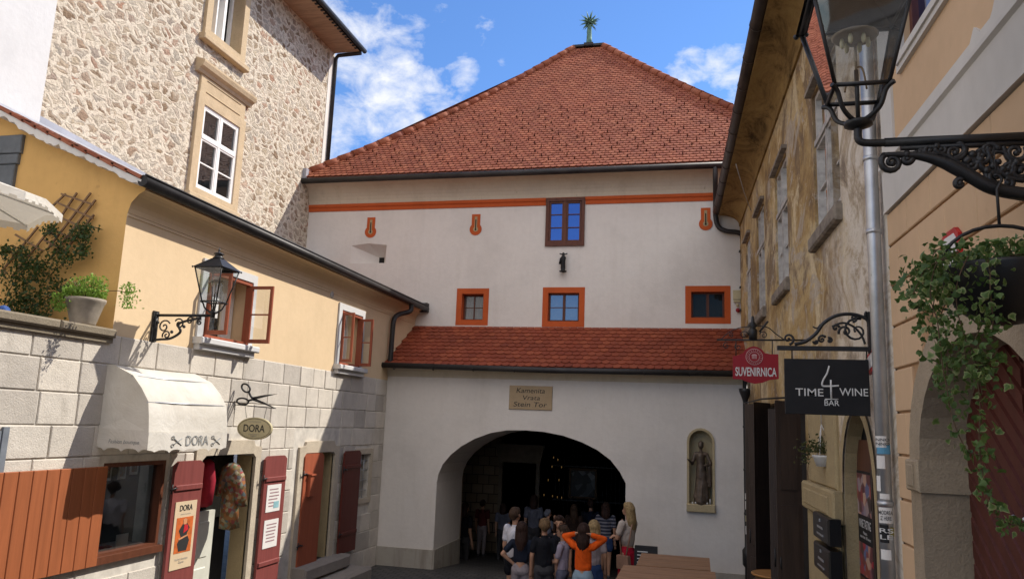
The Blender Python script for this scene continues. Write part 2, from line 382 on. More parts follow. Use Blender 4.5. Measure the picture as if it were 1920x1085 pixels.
def mk_emit(name, c, s):
    b = MatB(name); b.b.inputs['Base Color'].default_value = (*c, 1)
    b.b.inputs['Emission Color'].default_value = (*c, 1); b.b.inputs['Emission Strength'].default_value = s; return b.m
M_candle = mk_emit('candle_flame', (.9, .5, .15), .14)
def mk_floral():
    b = MatB('floral_print_cloth')
    v = b.n('ShaderNodeTexVoronoi'); v.inputs['Scale'].default_value = 22; v.inputs['Randomness'].default_value = 1
    b.l(b.tc.outputs['Object'], v.inputs['Vector']); s = b.sep(v.outputs['Color'])
    b.col(b.ramp(s[0], [(0, (.10, .07, .03)), (.25, (.30, .12, .04)), (.4, (.10, .13, .07)), (.55, (.38, .30, .18)), (.7, (.08, .14, .15)), (.82, (.25, .05, .05)), (1, (.16, .10, .05))]))
    b.bump(b.noise(6, 3, .6, None, 1), .5, .03); return b.done(.8)
M_floral = mk_floral()

# ------------------------------------------------------------------ frames: (a along, o outwards, z)
def FL(a, o, z): return Vector((-6.57+o, a, z))            # ochre house, street side
def FG(a, o, z): return Vector((a, 16.0-o, z))             # gate, lower wall
def FU(a, o, z): return Vector((a, 17.46-o, z))            # gate, upper wall
def FT(a, o, z): return Vector((-9.59+o, a, z))            # stone tower
def FE(a, o, z): return Vector((a, 7.65-o, z))             # end wall of ochre house
RU = Vector((-math.sin(math.radians(1.9)), math.cos(math.radians(1.9)), 0)); RN = Vector((-RU.y, RU.x, 0))
RP = Vector((0.98, 16.0, 0))
def FR(a, o, z): return RP + RU*((a-16.0)/RU.y) + RN*o + Vector((0, 0, z))
def FY(y0): return lambda a, o, z: Vector((a, y0-o, z))
def FW(a, o, z): return Vector((a, o, z))                  # world
def pxL(px, py, o=0): p = hit(px, py, (-6.57+o, 0, 0), (1, 0, 0)); return p.y, p.z
def pxT(px, py, o=0): p = hit(px, py, (-9.59+o, 0, 0), (1, 0, 0)); return p.y, p.z
def pxY(px, py, y): p = hit(px, py, (0, y, 0), (0, 1, 0)); return p.x, p.z
def pxR(px, py, o=0): p = hit(px, py, RP+RN*o, RN); return p.y, p.z

# ------------------------------------------------------------------ mesh builder
ORIG = {}
class MB:
    def __init__(s, f=FW): s.v = []; s.f = []; s.t = []; s.mi = []; s.fr = f; s.m = 0; s.smooth = []
    def add(s, pts, faces, tint=None, sm=False, fr=None):
        fr = fr or s.fr; b = len(s.v)
        if tint is None: tint = .5
        for p in pts: s.v.append(fr(*p)); s.t.append(tint)
        for fc in faces: s.f.append([b+i for i in fc]); s.mi.append(s.m); s.smooth.append(sm)
        return s
    def box(s, a0, a1, o0, o1, z0, z1, tint=None):
        p = [(a0, o0, z0), (a1, o0, z0), (a1, o1, z0), (a0, o1, z0), (a0, o0, z1), (a1, o0, z1), (a1, o1, z1), (a0, o1, z1)]
        return s.add(p, [(0, 3, 2, 1), (4, 5, 6, 7), (0, 1, 5, 4), (1, 2, 6, 5), (2, 3, 7, 6), (3, 0, 4, 7)], tint)
    def bev(s, a0, a1, o0, o1, z0, z1, b=.01, tint=None):
        """box whose outer (o1) face is bevelled"""
        p = [(a0, o0, z0), (a1, o0, z0), (a1, o0, z1), (a0, o0, z1), (a0, o1-b, z0), (a1, o1-b, z0), (a1, o1-b, z1), (a0, o1-b, z1),
             (a0+b, o1, z0+b), (a1-b, o1, z0+b), (a1-b, o1, z1-b), (a0+b, o1, z1-b)]
        f = [(0, 1, 2, 3), (8, 9, 10, 11)]
        for k in range(4):
            j = (k+1) % 4; f.append((k, j, 4+j, 4+k)); f.append((4+k, 4+j, 8+j, 8+k))
        return s.add(p, f, tint)
    def poly(s, pts, o0, o1, tint=None):
        """prism: pts in (a,z), from o0 to o1"""
        n = len(pts)
        p = [(a, o1, z) for a, z in pts]+[(a, o0, z) for a, z in pts]
        f = [tuple(range(n)), tuple(range(2*n-1, n-1, -1))]+[(i, (i+1) % n, n+(i+1) % n, n+i) for i in range(n)]
        return s.add(p, f, tint)
    def extr(s, prof, a0, a1, caps=True, sm=False, closed=True, tint=None):
        """profile in (o,z) swept along a"""
        n = len(prof); p = [(a0, o, z) for o, z in prof]+[(a1, o, z) for o, z in prof]
        f = [(i, (i+1) % n, n+(i+1) % n, n+i) for i in range(n if closed else n-1)]
        s.add(p, f, tint, sm)
        if caps and closed: s.add(p, [tuple(range(n)), tuple(range(2*n-1, n-1, -1))], tint)
        return s
    def quad(s, *pts, tint=None): return s.add(pts, [tuple(range(len(pts)))], tint)
    def tube(s, path, r, n=8, tint=None, caps=True, fr=None, closed=False):
        fr = fr or s.fr; P = [fr(*p) for p in path]; m = len(P)
        rr = r if isinstance(r, (list, tuple)) else [r]*m
        b = len(s.v); up_ = None
        for i in range(m):
            if closed: t = P[(i+1) % m]-P[i-1]
            else: t = (P[min(i+1, m-1)]-P[max(i-1, 0)])
            t = t.normalized() if t.length > 1e-9 else Vector((0, 0, 1))
            if up_ is None:
                h = Vector((0, 0, 1)) if abs(t.z) < .9 else Vector((1, 0, 0)); u = t.cross(h).normalized()
            else: u = (up_ - t*up_.dot(t)).normalized()
            up_ = u; w = t.cross(u)
            for k in range(n):
                q = 2*PI*k/n; s.v.append(P[i]+(u*math.cos(q)+w*math.sin(q))*rr[i]); s.t.append(.5 if tint is None else tint)
        for i in range(m if closed else m-1):
            j = (i+1) % m
            for k in range(n):
                l = (k+1) % n; s.f.append([b+i*n+k, b+i*n+l, b+j*n+l, b+j*n+k]); s.mi.append(s.m); s.smooth.append(True)
        if caps and not closed:
            s.f.append([b+k for k in range(n)][::-1]); s.f.append([b+(m-1)*n+k for k in range(n)]); s.mi += [s.m]*2; s.smooth += [False]*2
        return s
    def lathe(s, prof, c, n=16, tint=None, fr=None, axis='z'):
        """prof (r,h) about vertical axis at world/frame point c"""
        fr = fr or s.fr; c = fr(*c); b = len(s.v); m = len(prof)
        for r, h in prof:
            for k in range(n):
                q = 2*PI*k/n; s.v.append(c+Vector((r*math.cos(q), r*math.sin(q), h))); s.t.append(.5 if tint is None else tint)
        for i in range(m-1):
            for k in range(n):
                l = (k+1) % n; s.f.append([b+i*n+k, b+i*n+l, b+(i+1)*n+l, b+(i+1)*n+k]); s.mi.append(s.m); s.smooth.append(True)
        s.f.append([b+k for k in range(n)][::-1]); s.f.append([b+(m-1)*n+k for k in range(n)]); s.mi += [s.m]*2; s.smooth += [False]*2
        return s
    def ball(s, c, r, n=10, sc=(1, 1, 1), tint=None, fr=None):
        fr = fr or s.fr; c = fr(*c); b = len(s.v); rows = n//2+1
        for i in range(rows+1):
            th = PI*i/rows
            for k in range(n):
                q = 2*PI*k/n; s.v.append(c+Vector((r*sc[0]*math.sin(th)*math.cos(q), r*sc[1]*math.sin(th)*math.sin(q), r*sc[2]*math.cos(th)))); s.t.append(.5 if tint is None else tint)
        for i in range(rows):
            for k in range(n):
                l = (k+1) % n; s.f.append([b+i*n+k, b+(i+1)*n+k, b+(i+1)*n+l, b+i*n+l]); s.mi.append(s.m); s.smooth.append(True)
        return s
    def build(s, name, mats, parent=None, fix=True, **tags):
        if not isinstance(mats, (list, tuple)): mats = [mats]
        if parent is not None: org = ORIG[parent.name]
        else:
            xs = [v.x for v in s.v]; ys = [v.y for v in s.v]; zs = [v.z for v in s.v]
            org = Vector(((min(xs)+max(xs))/2, (min(ys)+max(ys))/2, min(zs)))
        me = bpy.data.meshes.new(name)
        me.from_pydata([v-org for v in s.v], [], s.f)
        for mt in mats: me.materials.append(mt)
        me.polygons.foreach_set('material_index', s.mi); me.polygons.foreach_set('use_smooth', s.smooth)
        at = me.attributes.new('v', 'FLOAT', 'POINT'); at.data.foreach_set('value', s.t)
        if fix:
            bm = bmesh.new(); bm.from_mesh(me); bmesh.ops.recalc_face_normals(bm, faces=bm.faces); bm.to_mesh(me); bm.free()
        me.update()
        o = bpy.data.objects.new(name, me); COL.objects.link(o)
        if parent is not None: o.parent = parent
        else: o.location = org
        ORIG[o.name] = org
        tag(o, **tags); return o
def tag(o, label=None, cat=None, group=None, kind=None):
    if label: o['label'] = label
    if cat: o['category'] = cat
    if group: o['group'] = group
    if kind: o['kind'] = kind
    return o
def thing(name, loc, label, cat, group=None):
    o = bpy.data.objects.new(name, None); COL.objects.link(o); o.location = loc; o.empty_display_size = .2
    ORIG[o.name] = Vector(loc); return tag(o, label, cat, group)
def text(name, s, mat, parent, fr, a, o, z, h, width=None, bold=0.0, flip=1, thick=.003, shear=0, narrow=None, **tags):
    """lettering as mesh, centred on (a,z) of a frame; flip=-1 when a grows leftwards seen from the street"""
    cu = bpy.data.curves.new('t', 'FONT'); cu.body = s; cu.align_x = 'CENTER'; cu.align_y = 'CENTER'; cu.offset = bold; cu.shear = shear
    cu.resolution_u = 4
    ob = bpy.data.objects.new('t', cu); COL.objects.link(ob)
    dg = bpy.context.evaluated_depsgraph_get(); me = bpy.data.meshes.new_from_object(ob.evaluated_get(dg))
    xs = [v.co.x for v in me.vertices]; ys = [v.co.y for v in me.vertices]
    w = max(xs)-min(xs); hh = max(ys)-min(ys); xm = (max(xs)+min(xs))/2; ym = (max(ys)+min(ys))/2
    ky = h/hh; kx = width/w if width else ky*(narrow or 1)
    mb = MB(fr)
    mb.add([(a+flip*(v.co.x-xm)*kx, o+thick, z+(v.co.y-ym)*ky) for v in me.vertices], [tuple(p.vertices) for p in me.polygons])
    bpy.data.objects.remove(ob); bpy.data.curves.remove(cu); bpy.data.meshes.remove(me)
    return mb.build(name, mat, parent, fix=False, **tags)

def wall_cells(mb, a0, a1, z0, z1, holes, depth=.3, o=0):
    """flat wall with rectangular holes (a0,a1,z0,z1[,depth]) and their reveals"""
    A = sorted({a0, a1, *[h[0] for h in holes], *[h[1] for h in holes]}); Z = sorted({z0, z1, *[h[2] for h in holes], *[h[3] for h in holes]})
    A = [a for a in A if a0 <= a <= a1]; Z = [z for z in Z if z0 <= z <= z1]
    for i in range(len(A)-1):
        for j in range(len(Z)-1):
            ca = (A[i]+A[i+1])/2; cz = (Z[j]+Z[j+1])/2
            if any(h[0] < ca < h[1] and h[2] < cz < h[3] for h in holes): continue
            mb.quad((A[i], o, Z[j]), (A[i+1], o, Z[j]), (A[i+1], o, Z[j+1]), (A[i], o, Z[j+1]))
    for h in holes:
        x0, x1, y0, y1 = h[:4]; d = h[4] if len(h) > 4 else depth
        c = [(x0, y0), (x1, y0), (x1, y1), (x0, y1)]
        for k in range(4):
            p, q = c[k], c[(k+1) % 4]; mb.quad((p[0], o, p[1]), (q[0], o, q[1]), (q[0], o-d, q[1]), (p[0], o-d, p[1]))
def ring(mb, a0, a1, z0, z1, w, o0, o1, wb=None):
    wb = w if wb is None else wb
    mb.box(a0, a0+w, o0, o1, z0, z1); mb.box(a1-w, a1, o0, o1, z0, z1)
    mb.box(a0+w, a1-w, o0, o1, z1-w, z1); mb.box(a0+w, a1-w, o0, o1, z0, z0+wb)
def spiral(cx, cz, r0, turns, start, sgn=1, n=22, r1=.12):
    return [(cx+(r0*(1-t)+r0*r1*t)*math.cos(start+sgn*2*PI*turns*t), 0, cz+(r0*(1-t)+r0*r1*t)*math.sin(start+sgn*2*PI*turns*t)) for t in [i/n for i in range(n+1)]]
def bez(pts, n=10):
    """smooth polyline through points (Catmull-Rom)"""
    out = []; P = [pts[0]]+list(pts)+[pts[-1]]
    for i in range(1, len(P)-2):
        for k in range(n):
            t = k/n
            out.append(tuple(.5*((2*P[i][c])+(-P[i-1][c]+P[i+1][c])*t+(2*P[i-1][c]-5*P[i][c]+4*P[i+1][c]-P[i+2][c])*t*t+(-P[i-1][c]+3*P[i][c]-3*P[i+1][c]+P[i+2][c])*t**3) for c in range(len(pts[0]))))
    out.append(tuple(pts[-1])); return out

# ================================================================== GROUND
def gz(y):
    if y < 0: return 1.536+.02*(-y)
    if y < 16: return .006*(16-y)**2
    return max(-.09*(y-16), -1.0)
mb = MB()
ys = [-150, -40, -10, -4]+[i*.5 for i in range(-4, 60)]+[60, 200]
xs_ = [-200, -40, -12, -6, -3, 0, 3, 12, 40, 200]
for y in ys:
    for x in xs_: mb.v.append(Vector((x, y, gz(y)))); mb.t.append(.5)
for j in range(len(ys)-1):
    for i in range(len(xs_)-1):
        k = j*len(xs_)+i; mb.f.append([k, k+1, k+1+len(xs_), k+len(xs_)]); mb.mi.append(0); mb.smooth.append(True)
g = mb.build('ground', M_pave, kind='structure')

# ================================================================== ROOF TILES
def tiles(mb, S, rows, left, right_, w=.17, ex=.17, tilt=.022, hooks=0):
    """S(u,v,h) -> world. rows of round-ended tiles, v measured up the slope"""
    for r in range(rows):
        v = r*ex; lo, hi = left(v+ex*.5), right_(v+ex*.5)
        n = int((hi-lo)/w)+2; off = (r % 2)*w*.5
        u0 = math.floor(lo/w)*w+off
        for k in range(-1, n+1):
            u = u0+k*w
            if u+w*.5 < lo-.02 or u+w*.5 > hi+.02: continue
            j = rnd.uniform(-.006, .006); tn = rnd.random(); g_ = .004; L_ = ex*1.35; hx = tilt+rnd.uniform(-.003, .004)
            a, b_ = u+g_, u+w-g_
            ps = [(a, v+L_, .0), (b_, v+L_, .0)]
            arc = [(b_, v+.05+j), (u+w*.86, v+.018+j), (u+w*.5, v+j), (u+w*.14, v+.018+j), (a, v+.05+j)]
            ps += [(x, y, hx) for x, y in arc]
            lo5 = [(x, y, hx-.016) for x, y in arc]
            mb.add(ps+lo5, [(0, 1, 2, 3, 4, 5, 6), (2, 7, 8, 3), (3, 8, 9, 4), (4, 9, 10, 5), (5, 10, 11, 6)], tn, fr=S)

# ================================================================== GATE BUILDING
gate = thing('gate_building', (-2.8, 16, 0), 'white plastered town gate with orange trim, an arched passage and a hipped clay roof', 'building')
archpx = [(818, 905), (822, 888), (830, 870), (845, 852), (865, 836), (890, 822), (920, 811), (950, 806), (985, 806), (1020, 809), (1055, 816), (1090, 828), (1120, 843), (1145, 862), (1162, 884), (1171, 905)]
AR = [pxY(x, y, 16) for x, y in archpx]
AR = [(-5.32, -.3), (-5.32, AR[0][1])]+AR[1:-1]+[(-1.385, AR[-1][1]), (-1.385, -.3)]
mb = MB(FG)
nx0, nx1, nz0, nz1 = -.155, .285, 1.62, 3.02    # niche in the wall
na = [(nx0, nz0)]+[(.065-.22*math.cos(t*PI/10), 2.8+.22*math.sin(t*PI/10)) for t in range(11)]+[(nx1, nz0)]
mb.add([(a, 0, z) for a, z in [(-6.57, -.3)]+AR+[(-.6, -.3), (-.6, 4.12), (-6.57, 4.12)]], [tuple(range(len(AR)+4))])
mid = 6
mb.add([(a, 0, z) for a, z in [(-.6, -.3), (.065, -.3), (.065, nz0)]+na[:mid+1]+[(.065, 4.12), (-.6, 4.12)]], [tuple(range(mid+6))])
h2 = [(.065, 4.12)]+na[mid:]+[(.065, nz0), (.065, -.3), (1.2, -.3), (1.2, 4.12)]
mb.add([(a, 0, z) for a, z in h2], [tuple(range(len(h2)))])
for i in range(len(AR)-1):
    p, q = AR[i], AR[i+1]; mb.quad((p[0], 0, p[1]), (q[0], 0, q[1]), (q[0], -1.85, q[1]), (p[0], -1.85, p[1]))
lw = mb.build('lower_wall', M_white, gate)
# niche
mb = MB(FG)
for i in range(len(na)-1):
    p, q = na[i], na[i+1]; mb.quad((p[0], 0, p[1]), (q[0], 0, q[1]), (q[0], -.2, q[1]), (p[0], -.2, p[1]))
mb.add([(a, -.2, z) for a, z in na], [tuple(range(len(na)))])
no = [(nx0-.045, nz0)]+[(.065-.265*math.cos(t*PI/10), 2.8+.265*math.sin(t*PI/10)) for t in range(11)]+[(nx1+.045, nz0)]
for i in range(len(na)-1):
    mb.add([(na[i][0], .025, na[i][1]), (na[i+1][0], .025, na[i+1][1]), (no[i+1][0], .025, no[i+1][1]), (no[i][0], .025, no[i][1]),
            (na[i][0], 0, na[i][1]), (na[i+1][0], 0, na[i+1][1]), (no[i+1][0], 0, no[i+1][1]), (no[i][0], 0, no[i][1])], [(0, 1, 2, 3), (0, 1, 5, 4), (3, 2, 6, 7)])
mb.bev(nx0-.05, nx1+.05, -.2, .09, 1.47, 1.62, .012)
mb.build('niche_surround', mk_ashlar('niche_sandstone', (.56, .47, .30), (.3, .22, .12)), gate)
# cornice line and slight swelling under the lower gutter
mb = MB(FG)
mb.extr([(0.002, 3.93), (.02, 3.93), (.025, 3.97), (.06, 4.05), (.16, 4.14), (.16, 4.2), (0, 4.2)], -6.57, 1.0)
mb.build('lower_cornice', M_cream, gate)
mb = MB(FG)
mb.box(-6.57, -5.34, 0, .03, -.2, .38)
mb.add([(-5.34, .03, -.2), (-5.34, .03, .38), (-5.30, .0, .38), (-5.30, 0, -.2)], [(0, 1, 2, 3)])
mb.box(-5.34, -5.295, -1.85, .0, -.4, .38)
M_pl = plaster('damp_plinth_render', (.40, .37, .32), (.12, .09, .06), .8); mb.build('plinth', M_pl, gate)
mb = MB(FG); mb.box(-1.37, 1.0, 0, .03, -.2, .38); mb.build('plinth', M_pl, gate)
# lower roof
S2 = lambda u, v, h: Vector((u, 15.72+v*.857, 4.17+v*.515+0)) + Vector((0, -.515, .857))*h
mb = MB(); mb.add([(-6.57, -.02, -.01), (1.05, -.02, -.01), (1.05, 2.03, -.01), (-6.57, 2.03, -.01)], [(0, 1, 2, 3)], .6, fr=S2)
tiles(mb, S2, 11, lambda v: -6.57, lambda v: 1.0, .165, .185, .024)
mb.build('lower_roof', M_tile2, gate)
mb = MB(); mb.tube([(-6.66, 15.66, 4.15), (-3, 15.66, 4.11), (1.0, 15.66, 4.12)], .06, 10)
for i in range(9): mb.tube([(-6.3+i*.88, 15.66+.065*math.cos(q), 4.12+.065*math.sin(q)) for q in [k*PI/8-PI for k in range(9)]], .008, 5)
mb.build('lower_gutter', M_zinc, gate)
# upper wall with openings
mb = MB(FU)
UH = [(-5.42, -4.89, 5.38, 6.0, .22), (-3.34, -2.62, 5.36, 6.02, .16), (-.12, .59, 5.46, 6.04, .18), (-8.36, -7.42, 6.77, 7.27, .0), (-3.40, -2.58, 7.17, 8.22, .08)]
wall_cells(mb, -9.6, 1.4, 5.0, 8.3, UH)
# splayed embrasure
mb.add([(-8.36, 0, 6.77), (-7.42, 0, 6.77), (-7.42, 0, 7.22), (-7.9, 0, 7.27), (-8.36, 0, 7.22), (-7.74, -.34, 6.80), (-7.60, -.34, 6.80), (-7.60, -.34, 6.98), (-7.67, -.34, 6.98), (-7.74, -.34, 6.98)],
       [(0, 1, 6, 5), (1, 2, 7, 6), (2, 3, 8, 7), (3, 4, 9, 8), (4, 0, 5, 9)])
mb.add([(-8.36, 0, 7.22), (-8.36, 0, 7.27), (-7.9, 0, 7.27)], [(0, 1, 2)]); mb.add([(-7.42, 0, 7.22), (-7.42, 0, 7.27), (-7.9, 0, 7.27)], [(0, 1, 2)])
mb.build('upper_wall', M_white, gate)
mb = MB(FU); mb.box(-7.76, -7.58, -.5, -.345, 6.78, 7.0); mb.build('embrasure_hole', M_dkint, gate)
# cove above painted band
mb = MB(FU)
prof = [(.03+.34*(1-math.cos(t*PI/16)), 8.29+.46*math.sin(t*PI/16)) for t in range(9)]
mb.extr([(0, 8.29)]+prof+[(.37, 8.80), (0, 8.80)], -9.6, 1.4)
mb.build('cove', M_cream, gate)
mb = MB(FU)
mb.extr([(0, 8.11), (.02, 8.11), (.025, 8.19), (.055, 8.22), (.055, 8.285), (0, 8.285)], -9.6, -3.46); mb.extr([(0, 8.11), (.02, 8.11), (.025, 8.19), (.055, 8.22), (.055, 8.285), (0, 8.285)], -2.52, 1.4)
mb.box(-3.46, -2.52, 0, .02, 8.25, 8.285)
mb.build('painted_band', M_band, gate)
mb = MB(); mb.tube([(-9.72, 16.98, 8.78), (1.6, 16.98, 8.78)], .072, 10); mb.build('upper_gutter', M_zinc, gate)
mb = MB(); mb.box(-9.78, -9.5, 16.98, 17.3, 8.85, 9.12); mb.build('flashing', M_flash, gate)
# painted frames, windows
def gate_window(x0, x1, z0, z1, w, mull, glass, inner, kind):
    mb = MB(FU); ring(mb, x0, x1, z0, z1, w, 0, .006)
    # reveal paint
    i0, i1, j0, j1 = x0+w, x1-w, z0+w, z1-w
    d = inner
    for c in ([(i0, j0), (i0, j1)], [(i1, j0), (i1, j1)], [(i0, j1), (i1, j1)], [(i0, j0), (i1, j0)]):
        (p, q), (r, s_) = c; e = .003
        pp = [(min(max(p, i0+e), i1-e), min(max(q, j0+e), j1-e)), (min(max(r, i0+e), i1-e), min(max(s_, j0+e), j1-e))]
        mb.quad((pp[0][0], .004, pp[0][1]), (pp[1][0], .004, pp[1][1]), (pp[1][0], -d, pp[1][1]), (pp[0][0], -d, pp[0][1]))
    wn = mb.build('window', M_band, gate)
    mb = MB(FU); ring(mb, i0+.005, i1-.005, j0+.005, j1-.005, .035, -d, -d+.03); cxm = (i0+i1)/2
    mb.box(cxm-mull, cxm+mull, -d, -d+.035, j0+.04, j1-.04)
    if kind != 'plain':
        zc = (j0+j1)/2; mb.box(i0+.04, i1-.04, -d+.005, -d+.028, zc-.008, zc+.008)
    mb.build('frame', M_brownwin, wn)
    mb = MB(FU); mb.quad((i0, -d+.01, j0), (i1, -d+.01, j0), (i1, -d+.01, j1), (i0, -d+.01, j1)); mb.build('pane', glass, wn)
    mb = MB(FU)
    if kind == 'curtain':
        pts = [(i0+.02+k*(i1-i0-.04)/24, -d-.05-.02*math.sin(k*2.1), z) for z in (j0, j1) for k in range(25)]
        mb.add(pts, [(k, k+1, 26+k, 25+k) for k in range(24)], None, True); mb.build('curtain', M_curtain, wn)
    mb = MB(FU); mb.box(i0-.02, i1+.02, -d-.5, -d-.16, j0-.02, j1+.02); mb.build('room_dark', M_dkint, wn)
    return wn
gate_window(-5.55, -4.76, 5.25, 6.13, .13, .012, M_glass, .2, 'curtain')
gate_window(-3.47, -2.49, 5.23, 6.15, .13, .03, mk_glass('grey_sky_glass', (.5, .6, .8), .2, .2, (.09, .09, .10), (.7, .75, .85)), .12, 'cross')
gate_window(-.25, .72, 5.33, 6.17, .13, .03, M_glassdk, .15, 'plain')
# tall brown window with the blue of a sky reflection tinted into its glass
mb = MB(FU); ring(mb, -3.45, -2.53, 7.12, 8.27, .075, .0, .045, .1); wn = mb.build('window', M_brownwin, gate)
mb = MB(FU); mb.box(-3.02, -2.96, -.03, .035, 7.22, 8.195)
for i in range(2):
    x0 = -3.375+.41*i
    ring(mb, x0+.002, x0+.352, 7.222, 8.19, .04, -.03, .02)
    for k in (1, 2): mb.box(x0+.04, x0+.31, -.02, .01, 7.24+k*.315, 7.258+k*.315)
mb.build('frame', M_brownwin, wn)
mb = MB(FU)
for i in range(2):
    x0 = -3.37+.41*i
    mb.add([(x0, -.02, 7.2), (x0+.36, -.02, 7.2), (x0+.36, -.015, 8.2), (x0, -.015, 8.2)], [(0, 1, 2, 3)])
mb.build('pane', M_glassbl, wn)
# keyhole gun slots
for kx, kz in ((-7.87, 7.68), (-5.16, 7.69), (.20, 7.70)):
    mb = MB(FU)
    def key(w, r, top, low): return [(kx-w, kz+top), (kx-w, kz-low+math.sqrt(max(0, r*r-w*w)))]+[(kx-r*math.cos(t), kz-low-r*math.sin(t)) for t in [math.radians(-35+k*250/12) for k in range(0, 13)]][0:0]+\
        [(kx+r*math.cos(q), kz-low+r*math.sin(q)) for q in [math.pi-math.acos(w/r)*0-math.asin(w/r)*0+0 for _ in ()]]+\
        [(kx+r*math.sin(q), kz-low+r*math.cos(q)) for q in [-(math.asin(w/r))-(2*PI-2*math.asin(w/r))*k/14 for k in range(15)]]+[(kx+w, kz+top)]
    out = key(.105, .15, .25, .12)
    mb.poly(out, .0, .012); ks = mb.build('gun_slot', M_band, gate)
    mb = MB(FU); mb.poly(key(.032, .06, .19, .12), .0, .016); mb.build('slot_recess', M_olive, ks)
    mb = MB(FU); mb.poly(key(.012, .022, .12, .13), .0, .019); mb.build('slot_opening', M_dkint, ks)
# main hipped roof
EY, EZ, RY, RZ_ = 17.0, 8.88, 23.2, 15.03
XL, XR, AL, AR_ = -9.75, 3.2, -3.81, -2.91
Ls = math.hypot(RY-EY, RZ_-EZ); sy, sz = (RY-EY)/Ls, (RZ_-EZ)/Ls
def S1(u, v, h):
    sag = -.16*math.sin(PI*min(1, v/Ls))
    return Vector((u, EY+v*sy-(h+sag)*sz, EZ+v*sz+(h+sag)*sy))
lf = lambda v: XL+(AL-XL)*v/Ls+.25*math.sin(PI*v/Ls)*.6
rt = lambda v: XR+(AR_-XR)*v/Ls
mb = MB()
N_ = 16
for i in range(N_):
    v0, v1 = Ls*i/N_, Ls*(i+1)/N_
    mb.add([(lf(v0), v0, -.02), (rt(v0), v0, -.02), (rt(v1), v1, -.02), (lf(v1), v1, -.02)], [(0, 1, 2, 3)], .4, fr=S1)
tiles(mb, S1, int(Ls/.146), lf, rt, .15, .146, .022)
# side and rear slopes
BY = 2*RY-EY
mb.add([(XL, EY, EZ), (XL, BY, EZ), (AL, RY, RZ_-.03)], [(0, 1, 2)], .4); mb.add([(XR, EY, EZ), (XR, BY, EZ), (AR_, RY, RZ_-.03)], [(0, 1, 2)], .4)
mb.add([(XL, BY, EZ), (XR, BY, EZ), (AR_, RY, RZ_-.03), (AL, RY, RZ_-.03)], [(0, 1, 2, 3)], .4)
roof = mb.build('roof', M_tile, gate)
mb = MB()
for k in range(17):
    v = .45+k*.145*1.9
    if v > 4.3: break
    for i in range(40):
        u = -9.6+i*.62+(k % 2)*.31+(k % 3)*.1
        if lf(v)+.1 < u < min(rt(v), 1.2): mb.tube([(u, v-.05, .025), (u, v-.05, .07), (u, v+.02, .075)], .014, 4, fr=S1)
mb.build('snow_guard', simple('snow_guard_metal', (.07, .025, .018), 1.0, 0, .1, 5, 0, 60, 0.0), roof, kind='stuff')
mb = MB()
def caps(p0, p1, n, r=.10, f=lambda t: Vector((0, 0, 0))):
    for i in range(n):
        t0, t1 = i/n, (i+1.12)/n
        a = p0.lerp(p1, t0)+f(t0); b_ = p0.lerp(p1, min(1.0, t1))+f(min(1, t1))
        mb.tube([tuple(a), tuple(b_)], [r*1.18, r*.95], 9, rnd.random(), True, fr=FW)
hipf = lambda v: S1(lf(v), v, .02)
for i in range(26):
    v0, v1 = Ls*i/26, min(Ls, Ls*(i+1.12)/26)
    mb.tube([tuple(hipf(v0)), tuple(hipf(v1))], [.115, .09], 9, rnd.random())
mb.build('hip_tile', M_tile, roof); mb = MB()
hipr = lambda v: S1(rt(v), v, .02)
for i in range(26):
    v0, v1 = Ls*i/26, min(Ls, Ls*(i+1.12)/26)
    mb.tube([tuple(hipr(v0)), tuple(hipr(v1))], [.115, .09], 9, rnd.random())
mb.build('hip_tile', M_tile, roof)
mb = MB(); mb.box(AL-.05, AR_+.05, RY-.12, RY+.12, RZ_-.02, RZ_+.05); mb.box(-3.5, -3.2, RY-.14, RY+.14, RZ_, RZ_+.09)
mb.build('ridge_flashing', M_zinc, roof)
# star finial
fx = -3.35
mb = MB(); mb.lathe([(.11, 15.05), (.085, 15.3), (.07, 15.72), (.09, 15.76)], (fx, RY, 0), 10)
fin = mb.build('finial', M_copper, gate)
mb = MB(); c = Vector((fx, RY, 15.9)); mb.ball(tuple(c), .12, 10)
for i in range(46):
    ph = math.acos(1-2*(i+.5)/46); th = PI*(1+5**.5)*i
    d = Vector((math.sin(ph)*math.cos(th), math.sin(ph)*math.sin(th), math.cos(ph)))
    mb.tube([tuple(c+d*.09), tuple(c+d*(.36 if i % 2 else .29))], [.035, .003], 4)
mb.build('star', M_copper, fin)
# down pipes at the right corner
mb = MB(); 
gx = pxY(1341, 320, 17.0)[0]
mb.tube(bez([(gx, 16.98, 8.74), (gx, 17.0, 8.45), (gx+.01, 17.3, 8.1), (gx+.01, 17.36, 7.75), (gx+.06, 17.36, 7.5), (gx+.22, 17.34, 7.38), (gx+.50, 17.34, 7.33), (gx+.58, 17.34, 7.2), (gx+.58, 17.34, 6.6), (gx+.62, 17.34, 5.36)], 6), .055, 9)
for z in (8.2, 6.9, 6.1, 5.6): mb.box(gx+(.0 if z > 8 else .5), gx+(.1 if z > 8 else .66), 17.28, 17.42, z, z+.03)
mb.build('downpipe', M_zinc, gate)
mb = MB()
mb.lathe([(.045, -.2), (.045, .55), (.085, .6), (.09, .86), (.045, .92), (.045, 3.6), (.06, 3.65), (.11, 3.78), (.12, 3.84), (.045, 3.85), (.045, 4.08)], (.90, 15.72, 0), 10)
for z in (1.5, 2.3, 3.1): mb.lathe([(.052, z), (.052, z+.04)], (.90, 15.72, 0), 10)
dp = mb.build('downpipe', M_iron, gate)
for i, z in enumerate((1.15, 1.38, 1.6, 1.78)):
    mb = MB(); mb.box(.87, .93, 15.665, 15.673, z, z+(.11 if i % 2 else .15)); mb.build('sticker', [M_paper, M_gold, M_paper, M_paper][i], dp)
